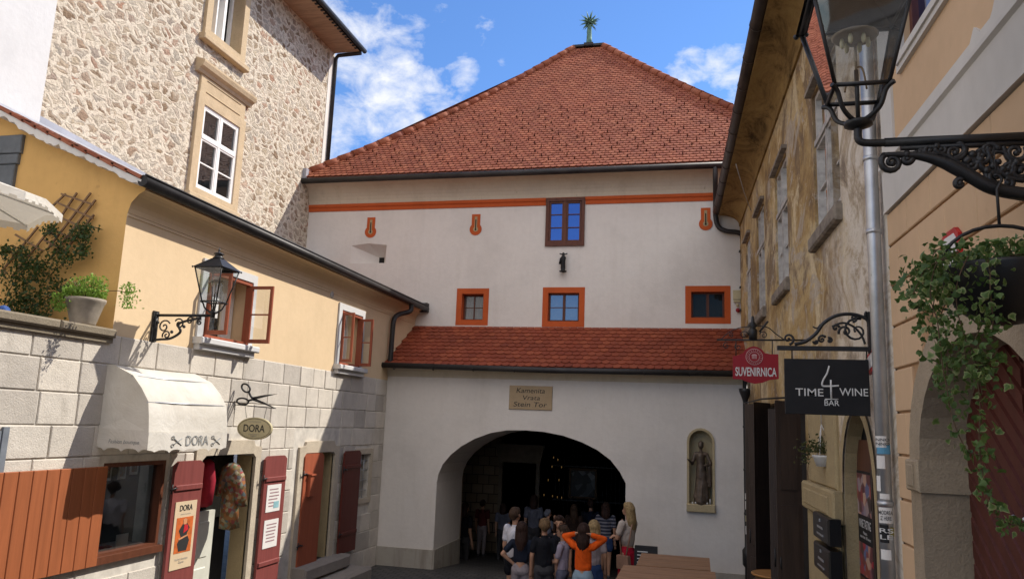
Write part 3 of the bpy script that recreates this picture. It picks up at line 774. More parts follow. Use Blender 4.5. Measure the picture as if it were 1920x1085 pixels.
mb = MB(FU); mb.box(.77, .93, 0, .07, 5.86, 6.06); mb.box(.78, .92, .0, .075, 5.80, 5.845); ab = mb.build('alarm_box', M_gold, gate)
mb = MB(FU); mb.ball((.87, .05, 5.62), .05, 10); mb.build('bell', M_red, gate)
mb = MB(FU); mb.ball((.86, .05, 5.73), .035, 10); mb.build('light_sensor', M_gold, gate)

# passage interior
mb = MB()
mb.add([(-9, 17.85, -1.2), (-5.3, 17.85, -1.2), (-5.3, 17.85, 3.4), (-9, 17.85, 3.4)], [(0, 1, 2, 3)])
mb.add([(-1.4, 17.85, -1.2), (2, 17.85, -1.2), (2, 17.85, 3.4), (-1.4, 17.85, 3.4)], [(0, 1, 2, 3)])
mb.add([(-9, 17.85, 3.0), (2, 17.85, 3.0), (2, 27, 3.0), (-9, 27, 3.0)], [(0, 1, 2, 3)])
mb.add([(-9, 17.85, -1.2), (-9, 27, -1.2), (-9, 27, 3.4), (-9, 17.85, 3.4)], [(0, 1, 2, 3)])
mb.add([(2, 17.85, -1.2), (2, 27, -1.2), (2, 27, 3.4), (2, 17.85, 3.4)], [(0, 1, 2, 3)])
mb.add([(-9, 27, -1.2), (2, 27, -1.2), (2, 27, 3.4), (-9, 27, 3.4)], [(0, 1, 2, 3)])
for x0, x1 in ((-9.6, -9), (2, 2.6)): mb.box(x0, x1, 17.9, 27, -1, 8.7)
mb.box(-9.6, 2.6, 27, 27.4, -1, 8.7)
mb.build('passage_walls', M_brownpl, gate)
mb = MB(); x0 = pxY(862, 900, 22)[0]; mb.box(-9, pxY(938, 900, 22)[0], 22, 22.3, -1.2, 3.0); mb.build('passage_stone_wall', M_inner, gate)
xa, xb = pxY(938, 900, 22)[0], pxY(1014, 900, 22)[0]
mb = MB(FY(21.9)); mb.box(xa, xa+.10, 0, .12, -1, 2.45); mb.box(xb-.10, xb, 0, .12, -1, 2.45)
mb.poly([(xa-.12, 2.45), (xb+.12, 2.45), (xb, 1.95), (xa, 1.95)], 0, .14)
mb.build('inner_doorcase', simple('dimmed_passage_stone', (.22, .18, .14), .9), gate)  # stone colour darkened to carry the gloom of the passage
mb = MB(FY(24)); 
for i in range(26): mb.tube([(-4.2+i*.13, 0, -.8), (-4.2+i*.13, 0, 2.7)], .012, 5)
for z in (-.2, .8, 1.8): mb.box(-4.3, -.8, -.01, .01, z, z+.03)
mb.build('chapel_grille', M_iron, gate)

# wall plaque
mb = MB(FG); x0, z1 = pxY(956, 722, 16); x1, z0 = pxY(1035, 769, 16)
mb.bev(x0, x1, 0, .03, z0, z1, .008)
pq = mb.build('wall_plaque', M_plq, label='small stone plaque with blackletter writing above the arch', cat='plaque')
cxp = (x0+x1)/2; hgt = (z1-z0)
text('lettering', 'Kamenita', M_text_d, pq, FG, cxp, .03, z1-hgt*.2, hgt*.21, (x1-x0)*.66, .0, 1, .004, .15)
text('lettering', 'Vrata', M_text_d, pq, FG, cxp+.02, .03, z1-hgt*.5, hgt*.19, (x1-x0)*.4, .0, 1, .004, .15)
text('lettering', 'Stein Tor', M_text_d, pq, FG, cxp, .03, z1-hgt*.78, hgt*.2, (x1-x0)*.78, .0, 1, .004, .15)
# bracketed figure between the windows
mb = MB(FU); fxx, fz1 = pxY(1057, 474, 17.4); _, fz0 = pxY(1057, 510, 17.4); H = fz1-fz0
mb.lathe([(.085, 0), (.085, .02), (.05, .025), (.055, H*.2), (.05, H*.55), (.062, H*.72), (.045, H*.8), (.025, H*.84), (.038, H*.9), (.03, H*.97), (.005, H)], (fxx, .1, fz0), 9)
mb.tube([(fxx-.09, .08, fz1-.02), (fxx, .1, fz1-.06), (fxx+.09, .08, fz1-.02)], .014, 5); mb.box(fxx-.02, fxx+.02, 0, .1, fz0, fz0+.02)
mb.tube([(fxx-.075, .1, fz0+H*.4), (fxx-.06, .1, fz0+H*.72)], [.03, .02], 6)
mb.build('wall_figure', M_black, label='small dark iron figure on the white wall under the tall blue window', cat='wall figure')

# bronze statue
def skin_capsules(parts, voxel, name, mat, parent=None, org=None, **tags):
    """union of tapered capsules -> one continuous surface (voxel remesh)"""
    mb = MB()
    for p0, r0, p1, r1 in parts:
        p0 = Vector(p0); p1 = Vector(p1); d = p1-p0; L = d.length
        if L < 1e-5:
            mb.ball(tuple(p0), r0 if not isinstance(r0, tuple) else 1, 12, (1, 1, 1) if not isinstance(r0, tuple) else r0); continue
        path = []; rr = []; t = d/L
        for k in range(4): q = k*PI/8; path.append(p0-t*r0*math.cos(q)); rr.append(max(r0*math.sin(q), .001))
        path.append(p0); rr.append(r0); path.append(p1); rr.append(r1)
        for k in range(3, -1, -1): q = k*PI/8; path.append(p1+t*r1*math.cos(q)); rr.append(max(r1*math.sin(q), .001))
        mb.tube([tuple(x) for x in path], rr, 12)
    o = mb.build(name, mat, parent, True, **tags)
    m = o.modifiers.new('r', 'REMESH'); m.mode = 'VOXEL'; m.voxel_size = voxel; m.use_smooth_shade = True
    s = o.modifiers.new('s', 'SMOOTH'); s.iterations = 3; s.factor = .5
    dg = bpy.context.evaluated_depsgraph_get(); me = bpy.data.meshes.new_from_object(o.evaluated_get(dg)); old = o.data
    o.modifiers.clear(); o.data = me; me.name = name; bpy.data.meshes.remove(old)
    me.polygons.foreach_set('use_smooth', [True]*len(me.polygons))
    return o
sx_, sy_ = .07, 16.02; b0 = 1.63
k = 1.1
P = lambda x, y, z: (sx_+x*k, sy_-y*k, b0+z*k)
st_parts = [(P(0, 0, .03), .13, P(0, 0, .12), .12), (P(-.04, 0, .05), .10, P(-.02, .01, .5), .075), (P(.05, 0, .05), .10, P(.03, .02, .5), .08), (P(0, 0, .45), .105, P(0, 0, .62), .095),
            (P(0, 0, .62), .08, P(-.01, 0, .82), .085), (P(-.07, 0, .85), .05, P(.07, 0, .85), .05), (P(0, 0, .88), .03, P(0, 0, .96), .03), (P(0, .01, .99), .055, P(0, 0, 1.03), .058),
            (P(-.10, 0, .85), .038, P(-.15, .03, .68), .034), (P(-.15, .03, .68), .03, P(-.2, .14, .73), .02), (P(.10, 0, .85), .038, P(.17, .02, .68), .036), (P(.17, .02, .68), .032, P(.07, .12, .66), .025),
            (P(.14, .05, .62), .05, P(.16, .04, .3), .03), (P(-.09, .03, .1), .05, P(-.07, 0, .4), .02), (P(.1, .04, .1), .05, P(.08, .05, .42), .02), (P(0, .08, .08), .04, P(.02, .07, .45), .018),
            (P(-.2, .14, .73), .02, P(-.23, .17, .76), .016)]
skin_capsules(st_parts, .012, 'statue', M_bronze, label='dark bronze statue of a draped woman in the arched wall niche', cat='statue')
for i in range(7):
    mb = MB(); cxn = -.09+i*.055
    mb.lathe([(.014, 1.62), (.014, 1.622+(.09 if i == 6 else .03)), (.008, 1.625+(.10 if i == 6 else .032))], (cxn, 15.945, 0), 8)
    mb.build('votive_candle', M_white_pl, label='tall white candle at the right end of the statue ledge' if i == 6 else 'low white votive candle at the feet of the bronze statue', cat='candle', group='candles on the statue ledge' if i < 6 else None)

# ================================================================== STONE TOWER
tower = thing('stone_tower', (-12, 13.6, 0), 'tall building of exposed rubble stone beside the gate roof, with white sash windows', 'building')
mb = MB(FT)
TH = [(12.83, 14.06, 7.32, 9.03, .0), (12.75, 13.82, 10.6, 12.1, .0)]
wall_cells(mb, 9.12, 18.1, 3.0, 12.8, TH)
mb.add([(18.1, 0, 3), (18.1, -8, 3), (18.1, -8, 12.8), (18.1, 0, 12.8)], [(0, 1, 2, 3)])
mb.build('rubble_wall', M_rubble, tower)
mb = MB(FT); mb.box(17.86, 18.13, -.3, .012, 7.0, 12.75); mb.build('corner_render', M_white, tower)
mb = MB(FT)
mb.box(7.0, 18.1, 0, .77, 12.75, 12.80); 
mb.build('soffit', M_soffit, tower)
mb = MB(FT); mb.add([(7, .82, 12.86), (18.2, .82, 12.86), (18.2, -4.2, 16), (7, -4.2, 16)], [(0, 1, 2, 3)]); mb.add([(7, -9.2, 12.86), (18.2, -9.2, 12.86), (18.2, -4.2, 16), (7, -4.2, 16)], [(0, 1, 2, 3)])
mb.build('roof', M_tile3, tower)
mb = MB(FT); mb.tube([(7, .84, 12.80), (18.22, .84, 12.80)], .065, 10)
for i in range(60): mb.box(9+i*.15, 9.05+i*.15, .70, .775, 12.72, 12.75)
mb.box(7, 18.15, .76, .78, 12.74, 12.85)
mb.build('gutter', M_zinc, tower)
mb = MB(FT); mb.tube([(18.14, .77, 12.72), (18.14, .1, 12.70), (18.12, .05, 12.6), (18.12, .05, 9.2)], .055, 9); mb.build('downpipe', M_zinc, tower)
# lower sash window with pediment
def recess(mb, a0, a1, z0, z1, d, fr):
    c = [(a0, z0), (a1, z0), (a1, z1), (a0, z1)]
    for k in range(4):
        p, q = c[k], c[(k+1) % 4]; mb.quad((p[0], .0, p[1]), (q[0], .0, q[1]), (q[0], -d, q[1]), (p[0], -d, p[1]))
mb = MB(FT)
ring(mb, 12.62, 14.27, 7.2, 9.24, .2, .0, .07, .13)
mb.bev(12.58, 14.31, 0, .12, 7.08, 7.2, .015); mb.bev(12.66, 14.23, 0, .05, 9.24, 9.62, .01)
mb.extr([(0, 9.62), (.08, 9.62), (.1, 9.68), (.17, 9.72), (.2, 9.8), (.2, 9.84), (0, 9.9)], 12.5, 14.39)
mb.box(12.85, 14.04, .05, .065, 9.3, 9.315); mb.box(12.85, 14.04, .05, .065, 9.54, 9.555)
wn = mb.build('window', M_stonefr, tower)
mb = MB(FT); ring(mb, 12.82, 14.07, 7.33, 9.04, .055, -.06, .04); mb.box(13.41, 13.48, -.05, .045, 7.38, 8.99); mb.box(12.87, 14.02, -.05, .05, 8.36, 8.43)
mb.box(12.87, 14.02, -.03, .03, 7.86, 7.885)
for a0, a1 in ((12.875, 13.41), (13.48, 14.02)):
    ring(mb, a0, a1, 7.385, 8.36, .035, -.02, .035); ring(mb, a0, a1, 8.43, 8.985, .035, -.02, .035)
mb.build('frame', M_whitewood, wn)
mb = MB(FT); mb.quad((12.85, 0, 7.35), (14.05, 0, 7.35), (14.05, 0, 9.0), (12.85, 0, 9.0)); mb.build('pane', mk_glass('tower_glass', (.6, .65, .65), .06, .7), wn)
mb = MB(FT); mb.box(12.83, 14.06, -.6, -.5, 7.3, 9.05); ring(mb, 13.0, 13.45, 7.4, 8.95, .05, -.35, -.3); ring(mb, 13.55, 13.95, 7.4, 8.95, .05, -.35, -.3); mb.build('inner_sash', simple('greyish_inner_paint', (.32, .31, .28), .8), wn)
mb = MB(FT); recess(mb, 12.83, 14.06, 7.32, 9.03, .5, FT); mb.build('reveal', M_stonefr, wn)
# upper window, deep reveal, half open white casements
mb = MB(FT)
ring(mb, 12.58, 14.0, 10.4, 12.3, .18, 0, .07, .18); recess(mb, 12.75, 13.83, 10.6, 12.12, .3, FT)
mb.bev(12.5, 14.1, 0, .14, 10.3, 10.42, .015); mb.extr([(0, 12.3), (.1, 12.32), (.2, 12.42), (.2, 12.47), (0, 12.5)], 12.45, 14.15)
wn = mb.build('window', M_stonefr, tower)
mb = MB(FT)
mb.box(13.24, 13.32, -.3, -.02, 10.6, 12.1); mb.box(13.0, 13.04, -.28, -.02, 10.6, 12.1)
for z in (10.75, 11.05, 11.35, 11.65, 11.95):
    for a in (13.24, 13.0): mb.box(a-.1, a+.1, -.2, -.16, z, z+.03)
ring(mb, 12.76, 13.82, 10.6, 12.12, .06, -.29, -.22); mb.build('casement', M_whitewood, wn)
mb = MB(FT); mb.box(12.76, 13.82, -.5, -.3, 10.6, 12.1); mb.build('pane', M_glassdk, wn)

# white house further left, same line
wh = thing('white_house', (-12, 5, 0), 'plain white plastered house at the left edge of the photo, adjoining the rubble stone wall', 'building')
mb = MB(FT); mb.box(-2, 9.12, -8, .02, 3.0, 13.5); mb.build('wall', M_wplaster, wh)
mb = MB(FT); mb.tube([(7.9, .08, 7.0), (7.9, .08, 13)], .03, 6); mb.build('conduit', M_greywood, wh)

# ================================================================== OCHRE HOUSE
oh = thing('ochre_house', (-7.5, 12, 0), 'low ochre yellow house on a pale stone block base, left of the gate', 'building')
mb = MB(FL)
OW = [(9.3, 10.42, 4.0, 4.96, .35), (13.5, 14.45, 3.98, 5.02, .3)]
wall_cells(mb, 7.65, 17.46, 3.84, 5.3, OW)
mb.build('upper_wall', M_ochre, oh)
mb = MB(FL); prof = [(.0, 5.26), (.012, 5.26), (.012, 5.29), (.0, 5.30)]+[(.01+.20*(1-math.cos(t*PI/14)), 5.30+.27*math.sin(t*PI/14)) for t in range(8)]+[(.21, 5.62), (0, 5.62)]
mb.extr(prof, 7.656, 17.46); mb.build('cove', M_ochre, oh)
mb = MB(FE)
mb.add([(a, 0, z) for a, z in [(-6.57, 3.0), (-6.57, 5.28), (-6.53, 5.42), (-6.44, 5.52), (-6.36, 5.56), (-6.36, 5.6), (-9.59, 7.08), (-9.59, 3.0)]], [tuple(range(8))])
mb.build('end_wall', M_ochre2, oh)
# slope: o from .3 (z 5.67) to -3.02 (z 7.22)
def rise(u): return 1.425+.115*max(0, min(1, (11.5-u)/4.0))
Lr = math.hypot(3.32, 1.43)
def S3(u, v, h):
    t = v/Lr; return FL(u, .3-3.32*t+h*.395, 5.665+rise(u)*t-.03*math.sin(PI*min(1, max(0, t)))+h*.918)
mb = MB()
us = [7.5+i*.5 for i in range(21)]
for a, b_ in zip(us[:-1], us[1:]):
    for k in range(4):
        v0, v1 = Lr*k/4, Lr*(k+1)/4
        mb.add([(a, v0, -.03), (b_, v0, -.03), (b_, v1, -.03), (a, v1, -.03), (a, v0, -.08), (b_, v0, -.08), (b_, v1, -.08), (a, v1, -.08)], [(0, 1, 2, 3), (4, 5, 6, 7)]+([(0, 3, 7, 4)] if a == 7.5 else [])+([(0, 1, 5, 4)] if k == 0 else []), .5, fr=S3)
tiles(mb, S3, int(Lr/.2)-2, lambda v: 7.5, lambda v: 17.35, .18, .2, .012)
rf = mb.build('roof', M_tile3, oh)
mb = MB()
for a, b_ in zip(us[:-1], us[1:]):
    mb.add([(a, Lr-.75, .012), (b_, Lr-.75, .012), (b_, Lr, .03), (a, Lr, .03)], [(0, 1, 2, 3)], fr=S3)
    ta, tb = .05+.09*max(0, (11.5-a)/4), .05+.09*max(0, (11.5-b_)/4)
    p = [S3(a, Lr, .03), S3(b_, Lr, .03), S3(b_, Lr, .03)+Vector((0, 0, tb)), S3(a, Lr, .03)+Vector((0, 0, ta))]; mb.add([tuple(q) for q in p], [(0, 1, 2, 3)], fr=FW)
mb.build('flashing', M_flash, rf)
mb = MB()
for i in range(16):
    v0 = i*.215+.02; j = rnd.uniform(-.008, .008); mb.add([(7.46, v0, -.035+j), (7.46, v0+.25, -.02+j), (7.46, v0+.25, .0+j), (7.46, v0, .012+j), (7.62, v0, -.035+j), (7.62, v0+.25, -.02+j), (7.62, v0+.25, .0+j), (7.62, v0, .012+j)], [(0, 1, 2, 3), (3, 2, 6, 7), (0, 3, 7, 4), (0, 1, 5, 4)], rnd.random(), fr=S3)
mb.build('verge_tile', M_tile, rf)
mb = MB(); n = 60; pr = [(Lr*i/n, -.075-.045*rnd.random()-(.03 if 22 < i < 34 or i > 52 else 0)) for i in range(n+1)]
for i in range(n): mb.add([(7.475, pr[i][0], -.03), (7.475, pr[i+1][0], -.03), (7.485, pr[i+1][0], pr[i+1][1]), (7.485, pr[i][0], pr[i][1]), (7.65, pr[i][0], pr[i][1]), (7.65, pr[i+1][0], pr[i+1][1])], [(0, 1, 2, 3), (3, 2, 5, 4)], fr=S3)
mb.build('verge_mortar', M_white, rf)
mb = MB(FL); mb.tube([(7.48, .30, 5.63), (17.40, .30, 5.63)], .068, 12); mb.tube([(7.46, .35, 5.69), (17.40, .35, 5.69)], .014, 6)
mb.box(17.3, 17.46, .0, .34, 5.55, 5.76)
mb.build('gutter', M_zinc, oh)
mb = MB(FL); mb.tube(bez([(16.4, .29, 5.58), (16.38, .28, 5.42), (16.1, .12, 5.3), (15.9, .1, 5.15), (15.86, .1, 4.8), (15.84, .1, 4.14)], 5), .055, 9); mb.build('downpipe', M_zinc, oh)
mb = MB(FL); a_, z_ = pxL(622, 552); mb.ball((a_, .0, z_), .07, 10, (.4, 1, 1)); mb.build('vent', M_greywood, oh)
# windows of the ochre house
def leaf(mb, fr, a, o0, o1, z0, z1, t=.03, w=.045, cross=True):
    """casement leaf standing square to the wall at a, from o0 to o1"""
    for oo in ((o0, o0+w), (o1-w, o1)): mb.box(a-t/2, a+t/2, oo[0], oo[1], z0, z1)
    for zz in ((z0, z0+w*1.3), (z1-w, z1)): mb.box(a-t/2, a+t/2, o0+w, o1-w, zz[0], zz[1])
    if cross: mb.box(a-t/4, a+t/4, o0+w, o1-w, (z0+z1)/2-.011, (z0+z1)/2+.011)
for (a0, a1, z0, z1, wl, wr, stonec) in ((9.3, 10.42, 4.0, 4.96, .36, .40, 1), (13.5, 14.45, 3.98, 5.02, .26, .28, 1)):
    mb = MB(FL); mb.box(a0-.13, a0, 0, .03, z0-.05, z1+.12); mb.box(a1, a1+.1, 0, .03, z0-.05, z1+.12); mb.box(a0, a1, 0, .03, z1, z1+.12)
    wn = mb.build('window', M_wplaster, oh)
    mb = MB(FL); mb.bev(a0-.17, a1+.14, 0, .15, z0-.09, z0, .015); mb.bev(a0-.14, a1+.1, 0, .09, z0-.17, z0-.09, .01); mb.build('sill', M_wplaster, wn)
    mb = MB(FL); ring(mb, a0, a1, z0, z1, .055, -.06, .015); leaf(mb, FL, a0+.05, .02, wl, z0+.05, z1-.05); leaf(mb, FL, a1-.05, .02, wr, z0+.04, z1-.06, .035)
    mb.build('frame', M_redwood, wn)
    MGC = mk_glass('casement_glass', (.9, .92, .92), .04, .93)
    mb = MB(FL); mb.add([(a0+.05, .06, z0+.1), (a0+.05, wl-.04, z0+.1), (a0+.05, wl-.04, z1-.1), (a0+.05, .06, z1-.1)], [(0, 1, 2, 3)]); mb.build('pane', MGC, wn)
    mb = MB(FL); mb.add([(a1-.05, .06, z0+.1), (a1-.05, wr-.04, z0+.1), (a1-.05, wr-.04, z1-.1), (a1-.05, .06, z1-.1)], [(0, 1, 2, 3)])
    mb.build('pane', MGC, wn)
    mb = MB(FL); mb.box(a0-.02, a1+.02, -1.5, -.34, z0-.05, z1+.05); mb.build('room_wall', M_dkint, wn)
    mb = MB(FL); mb.box(a1-.3, a1-.02, -.3, -.27, z0, z1); mb.box(a0+.3, a0+.62, -.22, -.2, z0+.35, z1); mb.build('inner_casement', M_whitewood, wn)
# stone base
BH = [(7.78, 8.84, 1.34, 2.39, .35), (9.56, 10.9, .2, 2.42, .28), (12.42, 13.62, .5, 2.38, .24), (14.66, 15.28, 1.43, 2.29, .22)]
mb = MB(FL); wall_cells(mb, -3, 16.0, -.2, 3.84, BH); mb.build('base_wall', M_joint, oh)
mb = MB(FL)
skip = [(7.7, 8.92, 1.24, 2.47), (9.42, 11.05, -1, 2.62), (12.1, 13.8, -1, 2.6), (14.55, 15.4, 1.33, 2.4)]
zc = [3.84, 3.50, 3.155, 2.81, 2.47, 2.13, 1.79, 1.45, 1.11, .76, .40, -.2]
for i in range(len(zc)-1):
    z1, z0 = zc[i], zc[i+1]; a = 3.0+rnd.uniform(0, .5)
    while a < 15.9:
        w = rnd.uniform(.52, .72) if a < 10 else rnd.uniform(.42, .66); e = min(a+w, 15.99)
        segs = [(a, e)]
        for s0, s1, y0, y1 in skip:
            if z0 < y1-.02 and z1 > y0+.02:
                ns = []
                for p, q in segs:
                    if q <= s0 or p >= s1: ns.append((p, q)); continue
                    if p < s0-.06: ns.append((p, s0))
                    if q > s1+.06: ns.append((s1, q))
                segs = ns
        for p, q in segs:
            if q-p > .05: mb.bev(p+.008, q-.008, -.01, .013+rnd.uniform(-.003, .006), z0+.007, z1-.007, .008, rnd.random())
        a = e+.001
for s0, s1, y0, y1 in skip[:1]: pass
mb.build('stone_blocks', M_ashlar, oh)
mb = MB(FL)
# dressed surrounds of doors, barred window
for a0, a1, z0, z1, w, lip in ((9.56, 10.9, .2, 2.42, .14, 1), (12.42, 13.62, .5, 2.38, .16, 1)):
    mb.box(a0-w, a0, -.02, .045, z0-.5, z1-.06); mb.box(a1, a1+w, -.02, .045, z0-.5, z1-.06)
    n = 8
    top = [(a0-w, z1-.06), (a0-w, z1+.10)]+[(a0-w+.12+.1*math.sin(t*PI/2/4), z1+.10+.09*(1-math.cos(t*PI/2/4))) for t in range(1, 5)]+[(a0+.2, z1+.2), (a1-.2, z1+.2)]+\
          [(a1+w-.12-.1*math.sin(t*PI/2/4), z1+.10+.09*(1-math.cos(t*PI/2/4))) for t in range(4, 0, -1)]+[(a1+w, z1+.1), (a1+w, z1-.06), (a1, z1-.06), (a1-.08, z1), (a0+.08, z1), (a0, z1-.06)]
    mb.poly(top, -.02, .045)
ring(mb, 14.55, 15.4, 1.33, 2.4, .1, -.02, .04)
mb.build('door_surround', M_paledr, oh)
for h in (9.56, 10.89, 12.42, 13.61):
    mb = MB(FL); mb.box(h, h+.01, -.27, -.02, -.2, 2.38); mb.build('door_jamb', M_olive, oh)
mb = MB(FL); pass
for bx4 in ((9.56, 10.9, -2.2, -.36, .2, 2.42), (7.78, 8.84, -2.2, -2.0, 1.2, 2.5), (12.42, 13.62, -.6, -.27, .4, 2.4), (14.6, 15.3, -.5, -.23, 1.4, 2.3)):
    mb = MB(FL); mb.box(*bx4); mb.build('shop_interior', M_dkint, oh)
# shop display window
mb = MB(FL); ring(mb, 7.78, 8.84, 1.34, 2.39, .05, -.12, .02); mb.box(7.74, 8.88, 0, .07, 1.28, 1.36)
sw = mb.build('shop_window', M_brownwin, oh)
mb = MB(FL); mb.quad((7.8, -.08, 1.36), (8.82, -.08, 1.36), (8.82, -.08, 2.37), (7.8, -.08, 2.37)); mb.build('pane', M_glassshop, sw)
mb = MB(FL); mb.box(7.82, 8.8, -.5, -.1, 1.34, 1.38); mb.box(7.82, 8.3, -.52, -.5, 1.38, 2.37); mb.build('display_shelf', simple('shop_wall_paint', (.30, .30, .28), .8), sw)
for i, (a, z, w, h, mt) in enumerate(((7.98, 2.17, .13, .2, M_paper), (8.2, 2.2, .13, .19, M_paper), (8.42, 2.26, .14, .16, M_paper), (8.3, 1.43, .2, .16, M_paper))):
    mb = MB(FL); mb.box(a, a+w, -.17+.02*(i % 2), -.16+.02*(i % 2), z-.02*i, z+h-.02*i); c_ = mb.build('picture_card', mt, label=['leftmost white picture card hanging in the shop window', 'middle white picture card hanging in the shop window', 'rightmost white picture card hanging in the shop window', 'white card standing on the shop window shelf'][i], cat='card', group='picture cards in the shop window')
    if i < 3:
        mb = MB(FL); mb.box(a+.025, a+w-.025, -.16+.02*(i % 2), -.158+.02*(i % 2), z+.03-.02*i, z+h-.03-.02*i); mb.build('print', M_floral, c_)
mb = MB(FL)
for j in range(5): mb.ball((7.92+j*.08, -.2-.02*(j % 2), 1.40), .045, 8, (1, 1.2, .4))
mb.build('scarf', simple('red_scarf_cloth', (.4, .03, .05), .8, 0, .5, 20), label='crumpled red and blue scarf on the shop window shelf', cat='scarf')
# big orange-brown folded shutter left of the shop window
def board_leaf(mb, a0, a1, z0, z1, o0, o1, n, gap=.006):
    w = (a1-a0)/n
    for i in range(n): mb.bev(a0+i*w+gap/2, a0+(i+1)*w-gap/2, o0, o1, z0, z1, .006)
mb = MB(FL); board_leaf(mb, 6.2, 7.76, 1.28, 2.36, .05, .085, 9); mb.build('shop_shutter', M_shutor, oh, label='wide orange brown boarded shutter folded against the wall')
mb = MB(FL); board_leaf(mb, 5.2, 6.33, 1.9, 2.75, .02, .035, 4); mb.box(6.33, 6.40, .02, .045, 1.85, 2.79); mb.build('grey_shutter', simple('grey_blue_shutter_paint', (.17, .19, .22), .7), oh, label='grey blue shutter at the left frame edge')
# door leaves (open flat or ajar)
def doorleaf(name, a0, a1, z0, z1, o, mat, rails, label):
    mb = MB(FL); t = .04
    pts = [(a0, z0), (a1, z0), (a1, z1-.05), (a1-.08, z1), (a0+.08, z1), (a0, z1-.05)]
    mb.poly(pts, o, o+t)
    for z in rails: mb.bev(a0+.02, a1-.02, o+t-.001, o+t+.025, z, z+.07, .008)
    d = mb.build(name, mat, oh, label=label)
    mb = MB(FL)
    for z in (z0+.35, z1-.35): mb.tube([(a0-.07, o+.05, z), (a0+.02, o+.06, z+.02), (a0+.12, o+.05, z)], .012, 5); mb.tube([(a0-.05, o+.05, z-.05), (a0-.05, o+.06, z+.07)], .01, 5)
    mb.build('hinge', M_iron, d); return d
dl = doorleaf('door_leaf', 8.93, 9.53, .35, 2.37, .06, M_shutmar, (2.0,), 'maroon door leaf with the advertising poster')
dl2 = doorleaf('door_leaf', 11.1, 11.75, .15, 2.37, .06, M_shutmar, (1.98, .72), 'maroon door leaf with two paper notices')
dl3 = doorleaf('door_leaf', 12.42, 13.12, .5, 2.37, .03, M_door2, (), 'rust red door leaf of the stepped doorway')
dl4 = doorleaf('door_leaf', 13.92, 14.66, .5, 2.38, .06, M_shutdk, (2.05, .82), 'dark maroon door leaf beside the barred window')
mb = MB(FL); mb.bev(12.55, 12.72, .07, .13, 1.65, 2.0, .01); mb.box(12.54, 12.73, .07, .15, 2.0, 2.03); mb.build('letter_box', M_door2, dl3)
mb = MB(FL); mb.box(13.0, 13.6, -.26, -.21, .55, 2.34); mb.build('inner_door', M_whitewood, oh)
mb = MB(FL); mb.box(9.62, 10.42, -.30, -.25, .2, 1.62)
for z in (.35, .98): mb.bev(9.8, 10.3, -.252, -.235, z, z+.5, .015)
mb.build('white_door', simple('cream_door_paint', (.60, .60, .53), .5, 0, .08), oh)
mb = MB(FL); mb.box(9.62, 10.86, -.35, -.31, 1.5, 2.4); mb.build('glazed_screen', M_glassdk, oh)
# poster, notices
mb = MB(FL); a0, z1 = pxL(322, 924, .11); mb.box(9.0, 9.44, .103, .11, 1.02, 1.86)
ps = mb.build('poster', simple('poster_cream', (.62, .49, .33), .6, 0, .05), label='tall cream poster with a painted seated woman on the maroon door leaf', cat='poster')
mb = MB(FL); mb.box(9.05, 9.39, .11, .113, 1.22, 1.66); mb.build('print_ground', simple('poster_orange', (.55, .13, .03), .6, 0, .35, 9), ps)
mb = MB(FL)
mb.poly([(9.14, 1.24), (9.30, 1.24), (9.34, 1.36), (9.28, 1.45), (9.33, 1.52), (9.27, 1.58), (9.18, 1.58), (9.11, 1.5), (9.16, 1.42), (9.1, 1.34)], .113, .115)
mb.build('print_dress', M_text_d, ps)
mb = MB(FL); mb.poly([(9.19, 1.57), (9.25, 1.57), (9.26, 1.63), (9.22, 1.65), (9.18, 1.63)], .115, .117); mb.poly([(9.12, 1.38), (9.3, 1.42), (9.3, 1.44), (9.11, 1.40)], .115, .117); mb.build('print_face', simple('print_skin', (.55, .25, .12), .6), ps)
mb = MB(FL); mb.poly([(9.2, 1.46), (9.3, 1.5), (9.28, 1.56), (9.21, 1.57)], .116, .118); mb.build('print_collar', simple('print_red', (.5, .02, .03), .6), ps)
text('lettering', 'DORA', M_text_d, ps, FL, 9.22, .11, 1.78, .075, .26, .01, 1, .004)
text('lettering', 'Fashion boutique', M_text_g, ps, FL, 9.22, .11, 1.70, .022, .2, 0, 1, .004)
text('lettering', 'Fashion boutique\nZagreb', M_text_g, ps, FL, 9.22, .11, 1.12, .075, .26, 0, 1, .004)
for i, (z0, z1) in enumerate(((1.52, 1.93), (.98, 1.40))):
    mb = MB(FL); mb.box(11.2, 11.62, .103, .108, z0, z1)
    nb = mb.build('paper_notice', M_paper, label=['upper paper notice with blurred lines on the maroon leaf right of the clothes', 'lower paper notice with blurred lines on the maroon leaf right of the clothes'][i], cat='notice', group='notices on the maroon leaf')
    mb = MB(FL)
    for r in range(6): mb.box(11.25+rnd.uniform(0, .05), 11.57-rnd.uniform(0, .06), .108, .11, z1-.08-r*.05, z1-.062-r*.05)
    mb.build('print_lines', simple('pink_grey_print', (.35, .22, .24), .7), nb)
    if i == 0:
        mb = MB(FL); mb.box(11.42, 11.58, .108, .1105, z0+.05, z0+.15); mb.build('print_patch', simple('pale_blue_print', (.25, .45, .5), .7), nb)
# barred window
mb = MB(FL)
for a in (14.8, 14.95, 15.1): mb.tube([(a, -.03, 1.43), (a, -.03, 2.3)], .010, 5)
for z in (1.58, 1.78, 1.98, 2.16): mb.tube([(14.66, -.03, z), (15.28, -.03, z)], .010, 5)
mb.build('window_bars', M_galv, oh)
# steps
mb = MB(FL); mb.bev(12.3, 14.05, 0, .30, .30, .52, .03, .4); mb.bev(12.6, 14.35, 0, .62, .0, .27, .04, .7); mb.box(12.4, 13.6, -.45, 0, .3, .5); mb.build('door_step', M_step, oh)
